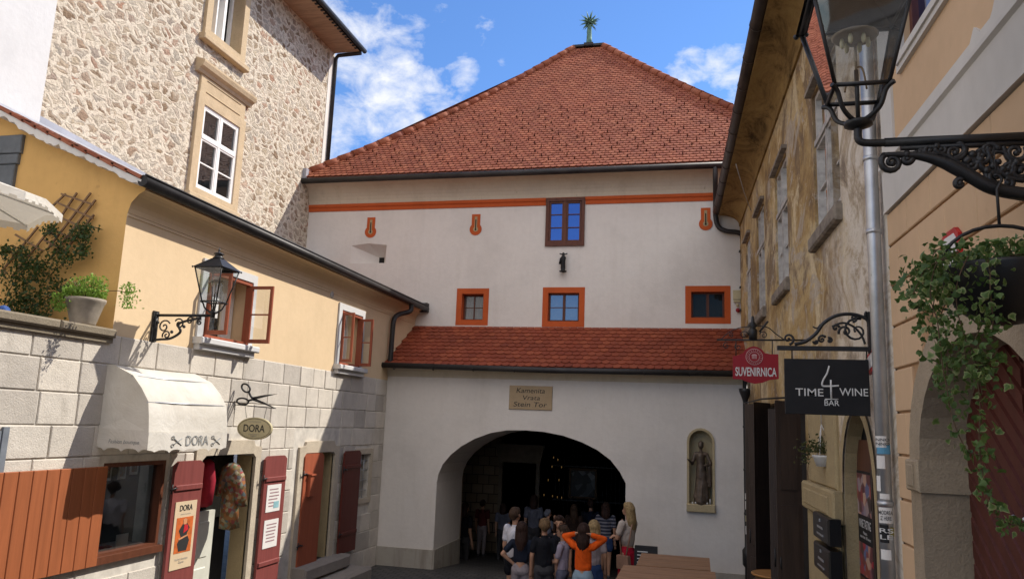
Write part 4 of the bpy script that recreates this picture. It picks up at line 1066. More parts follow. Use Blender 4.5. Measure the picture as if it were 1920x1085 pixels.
# terrace coping
mb = MB(FL)
for i in range(9):
    a = 7.62-i*.82; mb.bev(a-.81, a, -.3, .10, 3.80, 3.90, .02, rnd.random())
mb.box(.2, 7.62, -.3, .05, 3.74, 3.80, .2)
mb.build('terrace_coping', M_coping, oh)
mb = MB(); mb.box(-9.6, -6.6, -3, 7.65, 3.55, 3.72); mb.build('terrace_floor', M_step, oh)
mb = MB(FE)
for k, (z0, z1) in enumerate(((6.10, 6.34), (5.96, 6.09), (5.62, 5.95))): mb.bev(-9.2, pxY(38-k*3, 280, 7.6)[0], 0, .05, z0, z1, .01)
mb.build('slate_panel', simple('slate_grey', (.13, .14, .15), .6), oh)

# awning
aw = thing('shop_awning', (-6.57, 8.35, 2.5), 'cream canvas bonnet awning over the shop window at left', 'awning')
prof = [(.0, 3.50), (.10, 3.50), (.37, 3.385), (.50, 3.25), (.61, 3.10), (.64, 2.93), (.66, 2.76)]
A0, A1 = 7.62, 9.12
mb = MB(FL)
NA = 14
rows = []
for j, (o, z) in enumerate(prof):
    rows.append([(A0+(A1-A0)*i/NA, o-.012*math.sin(PI*i/NA)*(1 if j else 0)+rnd.uniform(-.003, .003), z-.012*math.sin(PI*i/NA)) for i in range(NA+1)])
pts = [p for r in rows for p in r]
mb.add(pts, [(j*(NA+1)+i, j*(NA+1)+i+1, (j+1)*(NA+1)+i+1, (j+1)*(NA+1)+i) for j in range(len(prof)-1) for i in range(NA)], None, True)
for a in (A0, A1):
    for j in range(len(prof)-1): mb.add([(a, prof[j][0], prof[j][1]), (a, prof[j+1][0], prof[j+1][1]), (a+(.02 if a == A0 else -.02), .3, 2.9), (a, 0.02, 2.82)][:3], [(0, 1, 2)])
    mb.add([(a, 0, 3.5), (a+(.02 if a == A0 else -.02), .3, 2.9), (a, 0, 2.78)], [(0, 1, 2)]); mb.add([(a, .66, 2.76), (a+(.02 if a == A0 else -.02), .3, 2.9), (a, 0, 2.78)], [(0, 1, 2)])
mb.build('canopy', M_canvas, aw)
mb = MB(FL)
n = 40
top = [(A0+(A1-A0)*i/n, .662, 2.77) for i in range(n+1)]; bot = [(A0+(A1-A0)*i/n, .668+.003*math.sin(i*.9), 2.55+.035*abs(math.cos(i/n*PI*6))**.5-.02) for i in range(n+1)]
mb.add(top+bot, [(i, i+1, n+2+i, n+1+i) for i in range(n)], None, True)
for a in (A0-.002, A1+.002):
    n = 18; top = [(a, .66*i/n, 2.78) for i in range(n+1)]; bot = [(a, .67*i/n, 2.54+.035*abs(math.cos(i/n*PI*3))**.5) for i in range(n+1)]
    mb.add(top+bot, [(i, i+1, n+2+i, n+1+i) for i in range(n)], None, True)
mb.build('valance', M_canvas, aw)
mb = MB(FL)
for o, z in ((.66, 2.76), (.61, 3.10), (.37, 3.385)): mb.tube([(A0, o-.01, z-.01), (A1, o-.01, z-.01)], .012, 6)
for a in (A0+.06, A1-.06):
    for o, z in ((.66, 2.76), (.61, 3.10), (.37, 3.385)): mb.tube([(a, .0, 2.82), (a, o-.03, z-.03)], .01, 5)
mb.build('awning_frame', M_galv, aw)
text('lettering', 'DORA', M_text_g, aw, FL, 8.50, .6725, 2.665, .12, .44, .0, 1, .001)
# text on the side panel faces the camera: frame at y=A0
text('lettering', 'Fashion boutique', M_text_g, aw, FY(A0-.003), -6.57+.36, .0, 2.64, .055, .40, 0, 1, .004, .25)
for a in (8.13, 8.90):
    mb = MB(FL); mb.tube([(a-.07, .671, 2.69), (a+.07, .671, 2.61)], .006, 4); mb.tube([(a-.07, .671, 2.62), (a+.07, .671, 2.69)], .006, 4)
    mb.tube([(a-.09+.025*math.cos(q), .671, 2.70+.02*math.sin(q)) for q in [k*PI/4 for k in range(9)]], .005, 4); mb.tube([(a-.09+.025*math.cos(q), .671, 2.61+.02*math.sin(q)) for q in [k*PI/4 for k in range(9)]], .005, 4)
    mb.build('scissors_motif', M_text_g, aw)

# scissors bracket sign
yb = pxL(441, 740)[0]; F = FY(yb)
def Q(x, y): a, z = pxY(x, y, yb); return (a, 0, z)
mb = MB(F); mb.tube([Q(443, 705), Q(440, 740), Q(437, 775)], .014, 6); mb.ball(Q(443, 705), .022, 8)
for s_ in (720, 750, 765): mb.tube(bez([Q(441, s_), Q(434, s_+6), Q(431, s_+16), Q(436, s_+18)], 4), .007, 5)
mb.tube([Q(441, 758), Q(517, 765)], .007, 5)
sb = mb.build('scissors_sign', M_iron, label='black iron scissors sign on a bracket above the oval shop sign', cat='sign')
mb = MB(F)
def loop(cx_, cy_, rx, ry, rot, n=16): return [Q(cx_+rx*math.cos(t)*math.cos(rot)-ry*math.sin(t)*math.sin(rot), cy_+rx*math.cos(t)*math.sin(rot)+ry*math.sin(t)*math.cos(rot)) for t in [2*PI*k/n for k in range(n+1)]]
mb.tube(loop(461, 727, 9, 6.5, .8), .014, 6); mb.tube(loop(455, 752, 11, 6, .1), .014, 6)
mb.tube([Q(466, 734), Q(470, 742), Q(475, 748)], .016, 6); mb.tube([Q(465, 751), Q(475, 748)], .016, 6)
def blade(p0, p1, w0): 
    x0, _, z0 = p0; x1, _, z1 = p1; dx, dz = x1-x0, z1-z0; l = math.hypot(dx, dz); nx, nz = -dz/l*w0, dx/l*w0
    mb.poly([(x0-nx, z0-nz), (x0+nx, z0+nz), (x0+dx*.5+nx*.9, z0+dz*.5+nz*.9), (x1, z1), (x0+dx*.5-nx*.4, z0+dz*.5-nz*.4)], -.008, .008)
blade(Q(473, 747), Q(520, 738), .022); blade(Q(473, 747), Q(518, 766), .022); mb.ball(Q(474, 748), .02, 8)
mb.build('scissors', M_iron, sb)
mb = MB(F); cxo, czo = pxY(478, 803, yb); rx, rz = .275, .16
mb.poly([(cxo+rx*math.cos(t), czo+rz*math.sin(t)) for t in [2*PI*k/36 for k in range(36)]], -.02, .02)
ov = mb.build('oval_sign', M_gold, label='cream oval shop sign hanging below the iron scissors', cat='sign')
mb = MB(F); E_ = [(cxo+(rx-.02)*math.cos(t), .021, czo+(rz-.02)*math.sin(t)) for t in [2*PI*k/36 for k in range(37)]]; mb.tube(E_, .003, 4); mb.build('rim_line', M_text_d, ov)
mb = MB(F); mb.tube([Q(462, 783), Q(460, 762)], .004, 4); mb.tube([Q(495, 785), Q(500, 764)], .004, 4); mb.build('hanging_wire', M_iron, ov)
text('lettering', 'DORA', M_text_d, ov, F, cxo, .02, czo+.005, .105, .34, .012)
text('lettering', 'FASHION BOUTIQUE', M_text_g, ov, F, cxo, .02, czo+.095, .018, .2); text('lettering', 'Kamenita 5\nZagreb', M_text_g, ov, F, cxo, .02, czo-.095, .045, .16)

# hanging clothes in the doorway
def garment(pts, y0, th, mat, label, name, cat, hang=True):
    mb = MB(FY(y0)); xs2 = [p[0] for p in pts]; zs2 = [p[1] for p in pts]
    n = len(pts); cx_, cz_ = sum(xs2)/n, sum(zs2)/n
    out = [(x, .0, z) for x, z in pts]; inn = [(cx_+(x-cx_)*.6, th, cz_+(z-cz_)*.7) for x, z in pts]; inb = [(cx_+(x-cx_)*.6, -th, cz_+(z-cz_)*.7) for x, z in pts]
    mb.add(out+inn+inb, [(i, (i+1) % n, n+(i+1) % n, n+i) for i in range(n)]+[tuple(range(n, 2*n))]+[(i, (i+1) % n, 2*n+(i+1) % n, 2*n+i) for i in range(n)]+[tuple(range(2*n, 3*n))], None, True)
    o = mb.build(name, mat, label=label, cat=cat)
    mb = MB(FY(y0)); top = max(pts, key=lambda p: p[1]); mb.tube([(cx_-.1, 0, top[1]-.04), (cx_, 0, top[1]+.0), (cx_+.1, 0, top[1]-.04)], .006, 4); mb.tube([(cx_, 0, top[1]), (cx_, 0, top[1]+.06), (cx_+.02, 0, top[1]+.07)], .004, 4)
    mb.build('hanger', M_iron, o); return o
yd = 10.35
gp = [pxY(x, y, yd) for x, y in [(428, 868), (440, 866), (450, 872), (459, 890), (464, 948), (452, 950), (449, 905), (447, 940), (449, 988), (430, 994), (410, 990), (414, 940), (418, 905), (409, 930), (402, 928), (408, 890), (416, 873)]]
garment(gp, yd, .06, M_floral, 'patterned dress on a hanger in the clothes shop doorway', 'dress', 'dress')
yd = 10.0
gp = [pxY(x, y, yd) for x, y in [(384, 860), (394, 858), (402, 868), (405, 900), (398, 945), (388, 950), (376, 950), (371, 946), (373, 905), (376, 872)]]
garment(gp, yd, .07, simple('crimson_cloth', (.30, .012, .03), .85, 0, .3, 10, .4, 12), 'crimson red jacket hanging at the left of the clothes shop doorway', 'jacket', 'jacket')

# ================================================================== LANTERNS
def lantern(loc, k, name, label, zr=2.0, rot=0):
    """k = half width of the top rim"""
    t = thing(name, loc, label, 'street lamp')
    X, Y, Z = loc
    cs, sn = math.cos(rot), math.sin(rot)
    fr = lambda a, o, z: Vector((X+(a*cs-o*sn)*k, Y+(a*sn+o*cs)*k, Z+z*k))
    bw, tw, z0, z1 = .54, 1.0, .0, zr
    cb = [(-bw, -bw), (bw, -bw), (bw, bw), (-bw, bw)]; ct = [(-tw, -tw), (tw, -tw), (tw, tw), (-tw, tw)]
    mb = MB(fr)
    for i in range(4):
        j = (i+1) % 4
        mb.tube([(cb[i][0], cb[i][1], z0), (ct[i][0], ct[i][1], z1)], .045*k, 6)
        mb.tube([(cb[i][0], cb[i][1], z0), (cb[j][0], cb[j][1], z0)], .05*k, 6); mb.tube([(ct[i][0], ct[i][1], z1), (ct[j][0], ct[j][1], z1)], .06*k, 6)
        mb.ball((ct[i][0]*1.1, ct[i][1]*1.1, z1), .07*k, 6)
        mb.tube(bez([(cb[i][0]*1.15, cb[i][1]*1.15, z0-.02), (cb[i][0]*.9, cb[i][1]*.9, -.12), (cb[i][0]*.7, cb[i][1]*.7, -.45), (cb[i][0]*.35, cb[i][1]*.35, -.62), (0, 0, -.66)], 5), .055*k, 6)
    mb.lathe([(.1*k, -.82*k), (.3*k, -.74*k), (.3*k, -.66*k), (.12*k, -.6*k)], (0, 0, 0), 12)
    mb.tube([(0, 0, -.66), (0, 0, .55)], .05*k, 6)
    mb.build('cage', M_iron, t)
    mb = MB(fr)
    rz1 = z1+.72; c2 = [(-.3, -.3), (.3, -.3), (.3, .3), (-.3, .3)]
    pts = [(x*1.12, y*1.12, z1+.0) for x, y in ct]+[(x, y, rz1) for x, y in c2]
    mb.add(pts, [(0, 1, 5, 4), (1, 2, 6, 5), (2, 3, 7, 6), (3, 0, 4, 7), (4, 5, 6, 7)])
    mb.lathe([(.34*k, 0), (.38*k, .06*k), (.26*k, .14*k), (.24*k, .28*k), (.36*k, .32*k), (.3*k, .38*k), (.08*k, .46*k), (.05*k, .52*k), (.09*k, .58*k), (.04*k, .66*k), (.02*k, .8*k)], (0, 0, rz1), 12)
    mb.build('hood', M_iron, t)
    mb = MB(fr)
    for i in range(4):
        j = (i+1) % 4; mb.add([(cb[i][0]*.98, cb[i][1]*.98, z0), (cb[j][0]*.98, cb[j][1]*.98, z0), (ct[j][0]*.98, ct[j][1]*.98, z1), (ct[i][0]*.98, ct[i][1]*.98, z1)], [(0, 1, 2, 3)])
    mb.build('glass', M_glasslamp, t)
    mb = MB(fr)
    mb.lathe([(.45*k, 1.32*k), (.5*k, 1.36*k), (.3*k, 1.46*k), (.06*k, 1.5*k)], (0, 0, 0), 14); mb.tube([(0, 0, .5), (0, 0, 1.15)], .03*k, 6)
    mb.build('reflector', simple('dull_brass', (.25, .2, .14), .5, .3), t)
    for i in range(6):
        q = i*PI/3; mb = MB(fr); mb.lathe([(.03*k, 1.32*k), (.055*k, 1.22*k), (.05*k, 1.13*k), (.02*k, 1.08*k)], (.27*math.cos(q), .27*math.sin(q), 0), 7)
        mb.build('gas_mantle', M_gold, t)
    mb = MB(fr); mb.tube(bez([(-.25, 0, .05), (-.2, 0, .2), (0, .0, .18)], 5), .022*k, 5); mb.tube(bez([(0, 0, .6), (.1, 0, .62), (.16, 0, .45), (.2, 0, .1)], 5), .022*k, 5)
    mb.build('gas_pipe', simple('brass_pipe', (.2, .13, .07), .45, .5), t)
    return t
def scroll(mb, pts, r): mb.tube(bez(pts, 6), r, 6)
# left lamp
yl = 8.34; LX = -5.76
l1 = lantern((LX, yl, 4.335), .185, 'street_lamp', 'black gas lantern on an iron bracket in front of the ochre wall window', 2.2)
F = FY(yl)
def Q(x, y): a, z = pxY(x, y, yl); return (a, 0, z)
mb = MB(F)
w0 = -6.57
mb.tube([(w0+.02, 0, 4.17), (LX, 0, 4.17)], .018, 7); mb.tube([(LX, 0, 4.14), (LX, 0, 4.24)], .03, 8)
mb.tube([(w0+.02, 0, 4.20), (w0+.02, 0, 3.86)], .022, 7)
scroll(mb, [Q(283, 638), Q(300, 636), Q(320, 634), Q(338, 622), (LX-.45, 0, 4.07), (LX-.16, 0, 4.14)], .016)
for (x, y, r, s_, g_) in ((308, 612, .085, 0.5, 1), (336, 607, .07, 2.6, -1), (356, 601, .05, 0, 1), (312, 628, .06, 3.6, -1), (374, 604, .04, 1, 1)):
    c = Q(x, y); mb.tube(spiral(c[0], c[2], r, 1.4, s_, g_), .010, 5)
for p in ((296, 604), (322, 622), (345, 612)): mb.ball(Q(*p), .022, 6)
mb.box(w0, w0+.02, -.05, .05, 3.84, 4.22)
# keep bracket under the lamp
for v in range(len(mb.v)): pass
mb.build('bracket', M_iron, l1)
# right lamp, near the camera
yr = 3.4; rx_, rz0 = pxY(1607, 176, yr)
l2 = lantern((rx_, yr, rz0-.0), .195, 'street_lamp', 'large black gas lantern in the upper right, on a scrolled iron arm', 2.0)
def Q(x, y): a, z = pxY(x, y, yr); return (a, 0, z)
F = FY(yr)
mb = MB(F)
jx, jz = rx_, rz0-.82*.195
mb.tube(bez([(jx, 0, jz+.02), (jx, 0, jz-.05), (jx+.05, 0, jz-.065), (jx+.12, 0, jz-.065)], 5), .017, 8)
z_arm = jz-.065
xw = 1.41
mb.tube([(jx+.1, 0, z_arm), (xw, 0, z_arm+.0)], .02, 8); mb.tube([(jx+.16, 0, z_arm-.028), (xw, 0, z_arm-.028)], .012, 6)
low = [Q(1655, 290), Q(1720, 292), Q(1770, 305), Q(1815, 328), Q(1860, 352), Q(1920, 364), (xw, 0, Q(1920, 364)[2]-.02)]
mb.tube(bez(low, 6), [.010+.018*min(1, i/14) for i in range(37)], 7)
for (x, y, r, s_, g_, tr) in ((1672, 305, .045, 2.2, 1, 1.5), (1700, 298, .022, 0, -1, 1), (1790, 285, .045, 1.4, -1, 1.4), (1765, 280, .025, 3, 1, 1.1), (1870, 300, .075, 2.6, 1, 1.4), (1905, 285, .045, .5, -1, 1.3), (1840, 290, .04, 4, 1, 1.2), (1800, 345, .022, 1, 1, 1.1), (1868, 330, .035, 5, -1, 1.1), (1915, 320, .04, 2, 1, 1.2), (1725, 285, .02, 3, 1, 1.2), (1745, 283, .03, 5, -1, 1.3), (1820, 310, .03, 2, -1, 1.2), (1855, 283, .035, 0, 1, 1.3), (1890, 315, .03, 4.2, 1, 1.2), (1780, 312, .02, 0, 1, 1), (1890, 345, .022, 2, -1, 1)):
    c = Q(x, y); mb.tube(spiral(c[0], c[2], r, tr, s_, g_, 20), [.0145-.007*i/20 for i in range(21)], 6); mb.ball(spiral(c[0], c[2], r, tr, s_, g_, 20)[-1], .014, 6)
scroll(mb, [Q(1850, 275), Q(1858, 300), Q(1885, 330), Q(1920, 338)], .013); scroll(mb, [Q(1735, 292), Q(1775, 300), Q(1800, 292), Q(1812, 278)], .012)
scroll(mb, [Q(1700, 290), Q(1740, 288), Q(1775, 292), Q(1805, 310), Q(1830, 306)], .011); scroll(mb, [Q(1820, 300), Q(1845, 318), Q(1852, 345)], .011); scroll(mb, [Q(1880, 275), Q(1893, 300), Q(1920, 312)], .011)
for p in ((1756, 275), (1770, 300), (1795, 308), (1850, 320), (1905, 305), (1862, 312), (1730, 292), (1700, 290), (1812, 302), (1838, 300), (1880, 318), (1815, 300), (1823, 290)): mb.ball(Q(*p), .019, 6)
mb.box(xw, xw+.03, -.05, .05, 3.85, 4.35)
mb.build('bracket', M_iron, l2)

# ================================================================== RIGHT WEATHERED HOUSE
rh = thing('weathered_house', tuple(FR(11.7, -1.5, 0)), 'old house with stained peeling ochre render right of the gate', 'building')
mb = MB(FR)
WR = [(7.28, 8.52, 5.08, 6.62, .12), (10.45, 11.62, 5.0, 6.72, .12), (13.0, 14.1, 5.02, 6.78, .12), (15.25, 16.1, 5.05, 6.78, .12)]
DR = [(9.5, 15.4, -.2, 3.45, .25)]
wall_cells(mb, 7.6, 17.46, -.3, 7.5, WR[1:]+[(7.6, 8.52, 5.08, 6.62, .12)]+DR)
wall_cells(mb, 5.785, 7.6, 3.4, 7.5, [(7.28, 7.6, 5.08, 6.62, .12)])
ac = 6.98; ah = 1.8   # arched doorway between 6.45 and 7.5
ARC = [(6.42, 1.2), (6.42, 2.5)]+[(ac+ .56*math.cos(PI-t*PI/12), 2.5+.72*math.sin(t*PI/12)) for t in range(1, 12)]+[(7.54, 2.5), (7.54, 1.2)]
mb.add([(a, 0, z) for a, z in [(5.785, -.3)]+[(6.42, -.3)]+ARC[1:-1]+[(7.54, -.3), (7.6, -.3), (7.6, 3.4), (5.785, 3.4)]], [tuple(range(len(ARC)+4))])
mb.build('wall', M_weath, rh)
mb = MB(FR)
AA = [(6.42, -.3)]+ARC[1:-1]+[(7.54, -.3)]
for i in range(len(AA)-1):
    p, q = AA[i], AA[i+1]; mb.quad((p[0], .0, p[1]), (q[0], .0, q[1]), (q[0], -.12, q[1]), (p[0], -.12, p[1]))
for i in range(len(AA)-1):
    p, q = AA[i], AA[i+1]; f_ = lambda s_: (ac+(s_[0]-ac)*1.14, s_[1]+(.09 if s_[1] > 2.5 else 0))
    p2, q2 = f_(p), f_(q); mb.add([(p[0], .02, p[1]), (q[0], .02, q[1]), (q2[0], .02, q2[1]), (p2[0], .02, p2[1])], [(0, 1, 2, 3)])
mb.bev(7.6, 9.2, 0, .05, -.2, 2.22, .02); mb.bev(7.56, 9.24, 0, .10, 2.24, 2.52, .02); mb.bev(7.7, 9.1, .0, .04, 2.52, 3.3, .02)
mb.bev(7.75, 9.05, .1, .115, 2.30, 2.46, .01)
mb.build('stone_pier', M_olive, rh)
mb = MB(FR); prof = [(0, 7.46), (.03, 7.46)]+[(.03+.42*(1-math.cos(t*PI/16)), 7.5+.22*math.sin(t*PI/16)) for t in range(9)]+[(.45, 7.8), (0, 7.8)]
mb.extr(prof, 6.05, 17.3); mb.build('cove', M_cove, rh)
mb = MB(FR); mb.tube([(6.0, .5, 7.82), (17.35, .5, 7.82)], .085, 12)
for i in range(13): mb.lathe([(.0, 0), (.0, .0)], (6.5+i*.85, .5, 7.8), 3) if False else mb.tube([(6.5+i*.85, .5, 7.82), (6.53+i*.85, .5, 7.82)], .091, 12)
mb.build('gutter', M_brgut, rh)
mb = MB(FR); mb.add([(6.0, .55, 7.9), (17.4, .55, 7.9), (17.4, -4.5, 11.6), (6.0, -4.5, 11.6)], [(0, 1, 2, 3)]); mb.add([(6.0, -9.5, 7.9), (17.4, -9.5, 7.9), (17.4, -4.5, 11.6), (6.0, -4.5, 11.6)], [(0, 1, 2, 3)])
mb.add([(6.0, -9.5, 7.9), (6.0, .55, 7.9), (6.0, -4.5, 11.6)], [(0, 1, 2)]); mb.build('roof', M_tile3, rh)
for (a0, a1, z0, z1, d) in WR:
    mb = MB(FR); ring(mb, a0, a1, z0, z1, .05, -.1, -.03); m_ = (a0+a1)/2
    mb.box(m_-.03, m_+.03, -.1, -.01, z0+.05, z1-.05); mb.box(a0+.05, a1-.05, -.1, .0, z0+(z1-z0)*.62, z0+(z1-z0)*.62+.06)
    for zz in (.3,): mb.box(a0+.05, a1-.05, -.08, -.04, z0+(z1-z0)*zz, z0+(z1-z0)*zz+.02)
    for b0, b1 in ((a0+.05, m_-.03), (m_+.03, a1-.05)): ring(mb, b0, b1, z0+.05, z0+(z1-z0)*.62, .035, -.08, -.02)
    wn = mb.build('window', M_greywood, rh)
    mb = MB(FR); mb.quad((a0, -.06, z0), (a1, -.06, z0), (a1, -.06, z1), (a0, -.06, z1)); mb.build('pane', mk_glass('old_glass', (.5, .5, .5), .28, .1, (.10, .09, .085)), wn)
    mb = MB(FR); mb.bev(a0-.06, a1+.08, -.05, .075, z0-.17, z0-.02, .02); mb.bev(a0-.03, a1+.03, -.05, .05, z0-.04, z0+.01, .01)
    M_cs = simple('crumbling_sill', (.25, .21, .17), .95, 0, .5, 8, .6, 18); mb.build('sill', M_cs, wn)
    mb = MB(FR); mb.box(a0-.06, a1+.06, .0, .07, z1+.02, z1+.07); mb.build('lintel', M_cs, wn)
# dark folding shutters and void behind
mb = MB(FR); mb.box(9.5, 15.4, -.6, -.2, -.2, 3.5); mb.build('shopfront', M_dkint, rh)
def fold(a, o0, o1, z0, z1, sk, mat=M_darkwood):
    mb = MB(FR); 
    f2 = lambda s_, t, z: (a+t+sk*s_, o0+(o1-o0)*s_, z)
    t_ = .045
    p = [f2(0, 0, z0), f2(1, 0, z0), f2(1, t_, z0), f2(0, t_, z0), f2(0, 0, z1), f2(1, 0, z1), f2(1, t_, z1), f2(0, t_, z1)]
    mb.add(p, [(0, 3, 2, 1), (4, 5, 6, 7), (0, 1, 5, 4), (1, 2, 6, 5), (2, 3, 7, 6), (3, 0, 4, 7)])
    H = z1-z0
    for k in range(3):
        b0, b1 = z0+H*(.03+k*.325), z0+H*(.30+k*.325)
        p = [f2(.15, -.012, b0), f2(.85, -.012, b0), f2(.85, -.012, b1), f2(.15, -.012, b1), f2(.15, .0, b0), f2(.85, 0, b0), f2(.85, 0, b1), f2(.15, 0, b1)]
        mb.add(p, [(0, 1, 2, 3), (0, 1, 5, 4), (1, 2, 6, 5), (2, 3, 7, 6), (3, 0, 4, 7)])
    d = mb.build('folding_shutter', mat, rh)
    mb = MB(FR); mb.tube([(a-.03, o1-.03, z0+1.2), (a-.05, o1-.03, z0+1.3), (a-.03, o1-.03, z0+1.4)], .01, 5); mb.build('handle', M_iron, d)
fold(9.5, .05, .33, .3, 3.38, -.05); fold(9.9, .05, .34, .3, 3.3, .1); fold(12.2, .05, .32, .2, 3.45, -.3); fold(12.6, .05, .36, .2, 3.45, .2)
mb = MB(FR); mb.tube([(9.4, .15, 3.42), (12, .2, 3.5), (15.3, .15, 3.55)], .012, 5); mb.build('cable', M_black, rh)
# cable across the cove
mb = MB(); p0 = hit(1380, 308, RP+RN*.5, RN); p1 = hit(1408, 395, RP+RN*.05, RN); mb.tube([tuple(p0), tuple(p0.lerp(p1, .5)+Vector((0, 0, -.05))), tuple(p1)], .008, 5); mb.build('hanging_cable', M_greywood, rh)
# arched door leaf (wine bar)
mb = MB(FR); mb.box(6.44, 7.52, -.3, -.10, .5, 2.98); bd = mb.build('bar_door', mk_wood('dark_mahogany', (.10, .038, .022), (8, 8, .7), .45), rh)
mb = MB(FR); mb.box(6.44, 7.52, -.4, -.14, 2.98, 3.4); mb.build('fanlight', M_dkint, rh)
mb = MB(FR)
for z0, z1 in ((.8, 1.7), (1.8, 2.75)): ring(mb, 6.5, 6.95, z0, z1, .05, -.10, -.08)
mb.build('door_panel', M_darkwood, bd)
mb = MB(FR); pa0, pa1 = 6.98, 7.46; mb.box(pa0, pa1, -.10, -.088, 1.85, 2.72)
bp = mb.build('bar_poster', M_black, label='dark vertical poster of glasses and platters on the mahogany bar door', cat='poster')
mb = MB(FR); mb.box(pa0+.01, pa1-.01, -.088, -.085, 2.36, 2.70); mb.box(pa0+.01, pa1-.01, -.088, -.085, 1.87, 2.13)
def mk_photo(n, cs, sc):
    b = MatB(n); v = b.n('ShaderNodeTexVoronoi'); v.inputs['Scale'].default_value = sc; b.l(b.tc.outputs['Object'], v.inputs['Vector']); s = b.sep(v.outputs['Color'])
    b.col(b.ramp(s[0], cs)); return b.done(.4)
mb.build('printed_photo', mk_photo('food_photo', [(0, (.03, .03, .05)), (.3, (.25, .06, .04)), (.5, (.10, .13, .25)), (.65, (.45, .30, .22)), (.8, (.35, .04, .05)), (1, (.05, .04, .04))], 11), bp)
text('lettering', 'WINE TASTING', M_text_w, bp, FR, (pa0+pa1)/2, -.088, 2.29, .07, .4, .004, -1)
text('lettering', 'Platters\nmore than 100 wines', M_text_w, bp, FR, (pa0+pa1)/2, -.088, 2.2, .06, .36, .0, -1)
# letter boxes
for i, (z0, z1) in enumerate(((2.06, 2.29), (1.78, 2.02))):
    mb = MB(FR); mb.bev(7.48, 8.22, .05, .16, z0-.0, z1, .015)
    lb = mb.build('mailbox', M_blackbox, label=['upper black mailbox on the yellow stone pier', 'lower black mailbox on the yellow stone pier'][i], cat='mailbox', group='mailboxes on the stone pier')
    mb = MB(FR); mb.box(7.7, 8.0, .16, .165, z0+.05, z0+.065); mb.box(7.72, 7.98, .16, .164, z0+.11, z0+.13); mb.box(7.83, 7.87, .16, .166, z1-.06, z1-.035); mb.build('name_plate', M_galv, lb)

# ================================================================== BEIGE HOUSE (near right)
bh = thing('beige_house', tuple(FR(3, -1.5, 0)), 'beige house with grooved block plaster and a white cornice band at the right edge', 'building')
dcx = 4.36; dr = .89; dsp = 2.88
arc_in = [(dcx+dr*math.cos(PI-t*PI/16), dsp+.78*math.sin(t*PI/16)) for t in range(17)]     # a decreasing..increasing
arc_in = [(dcx-dr*math.cos(t*PI/16), dsp+.66*math.sin(t*PI/16)) for t in range(17)]
arc_out = [(dcx-(dr+.2)*math.cos(t*PI/16), dsp+.86*math.sin(t*PI/16)) for t in range(17)]
mb = MB(FR)
wl = [(2.3, -.3), (dcx-dr-.2, -.3)]+arc_out+[(dcx+dr+.2, -.3), (5.80, -.3), (5.80, 4.56), (2.3, 4.56)]
mb.add([(a, -.012, z) for a, z in wl], [tuple(range(len(wl)))])
mb.box(-4, 2.3, -.05, -.012, -.3, 4.56)
mb.box(-4, 3.3, -.4, -.05, -.3, 4.56); mb.box(5.5, 5.84, -.4, -.014, -.3, 4.56); mb.box(3.3, 5.5, -.4, -.33, 3.8, 4.56)
mb.build('groove_wall', simple('groove_shade_plaster', (.40, .245, .135), .9), bh)
mb = MB(FR)
zj = [4.56, 4.32, 4.035, 3.755, 3.465, 3.175, 2.895, 2.61, 2.33, 2.05, 1.77, 1.4]
for i in range(len(zj)-1):
    z1, z0 = zj[i]-.008, zj[i+1]+.008; a = 5.8; e = 5.80; first = True
    while e > 0:
        a = e-(.23 if (first and i % 2) else .46); first = False
        # clip against doorway
        zm = (z0+z1)/2
        x0, x1 = a+.004, e-.004
        if z0 < dsp+.86:
            hw = (dr+.22) if zm < dsp else (dr+.22)*math.sqrt(max(0, 1-((z0-dsp)/.9)**2)) if z0 > dsp else dr+.22
            if x0 < dcx-hw and x1 > dcx+hw: pass
            if x1 > dcx-hw and x0 < dcx+hw:
                if x1 > dcx+hw+.03: mb.bev(dcx+hw, x1, -.012, .008, z0, z1, .006)
                if x0 < dcx-hw-.03: mb.bev(x0, dcx-hw, -.012, .008, z0, z1, .006)
                e = a; continue
        mb.bev(x0, x1, -.012, .008, z0, z1, .006)
        e = a
mb.build('plaster_blocks', M_beige, bh)
mb = MB(FR); 
for i in range(16):
    p, q, r_, s_ = arc_in[i], arc_in[i+1], arc_out[i+1], arc_out[i]
    mb.add([(p[0], .03, p[1]), (q[0], .03, q[1]), (r_[0], .03, r_[1]), (s_[0], .03, s_[1]), (s_[0], -.02, s_[1]), (r_[0], -.02, r_[1]), (p[0], -.24, p[1]), (q[0], -.24, q[1])], [(0, 1, 2, 3), (3, 2, 5, 4), (0, 1, 7, 6)])
for sgn in (-1, 1):
    xi, xo = dcx+sgn*dr, dcx+sgn*(dr+.2); a_, b_ = min(xi, xo), max(xi, xo)
    mb.box(a_, b_, -.24, .03, 0, 2.70, .3)
    mb.bev(a_-.02, b_+.02, -.25, .055, 2.69, 2.88, .012, .6); mb.bev(a_+.04, b_-.04, .055, .065, 2.72, 2.85, .005, .6)
mb.build('door_surround', M_surr, bh)
mb = MB(FR); mb.box(dcx-dr, dcx+dr, -.32, -.24, .5, 3.6); 
ed = mb.build('entrance_door', M_doorred, bh)
mb = MB(FR)
for i in range(26):
    z = .8+i*.13
    for sg in (-1, 1):
        c0, c1 = dcx+sg*.06, dcx+sg*(dr-.03)
        mb.add([(c0, -.24, z), (c1, -.24, z+.62), (c1, -.24, z+.62+.11), (c0, -.24, z+.11), (c0, -.225, z+.01), (c1, -.225, z+.63), (c1, -.225, z+.62+.10), (c0, -.225, z+.10)], [(4, 5, 6, 7), (0, 1, 5, 4), (1, 2, 6, 5), (2, 3, 7, 6), (3, 0, 4, 7)])
mb.build('chevron_planks', M_doorred, ed)
mb = MB(FR)
for z in (2.48, 2.0): mb.ball((dcx+.25, -.22, z+.15), .012, 6); mb.ball((dcx+.12, -.22, z+.15), .012, 6)
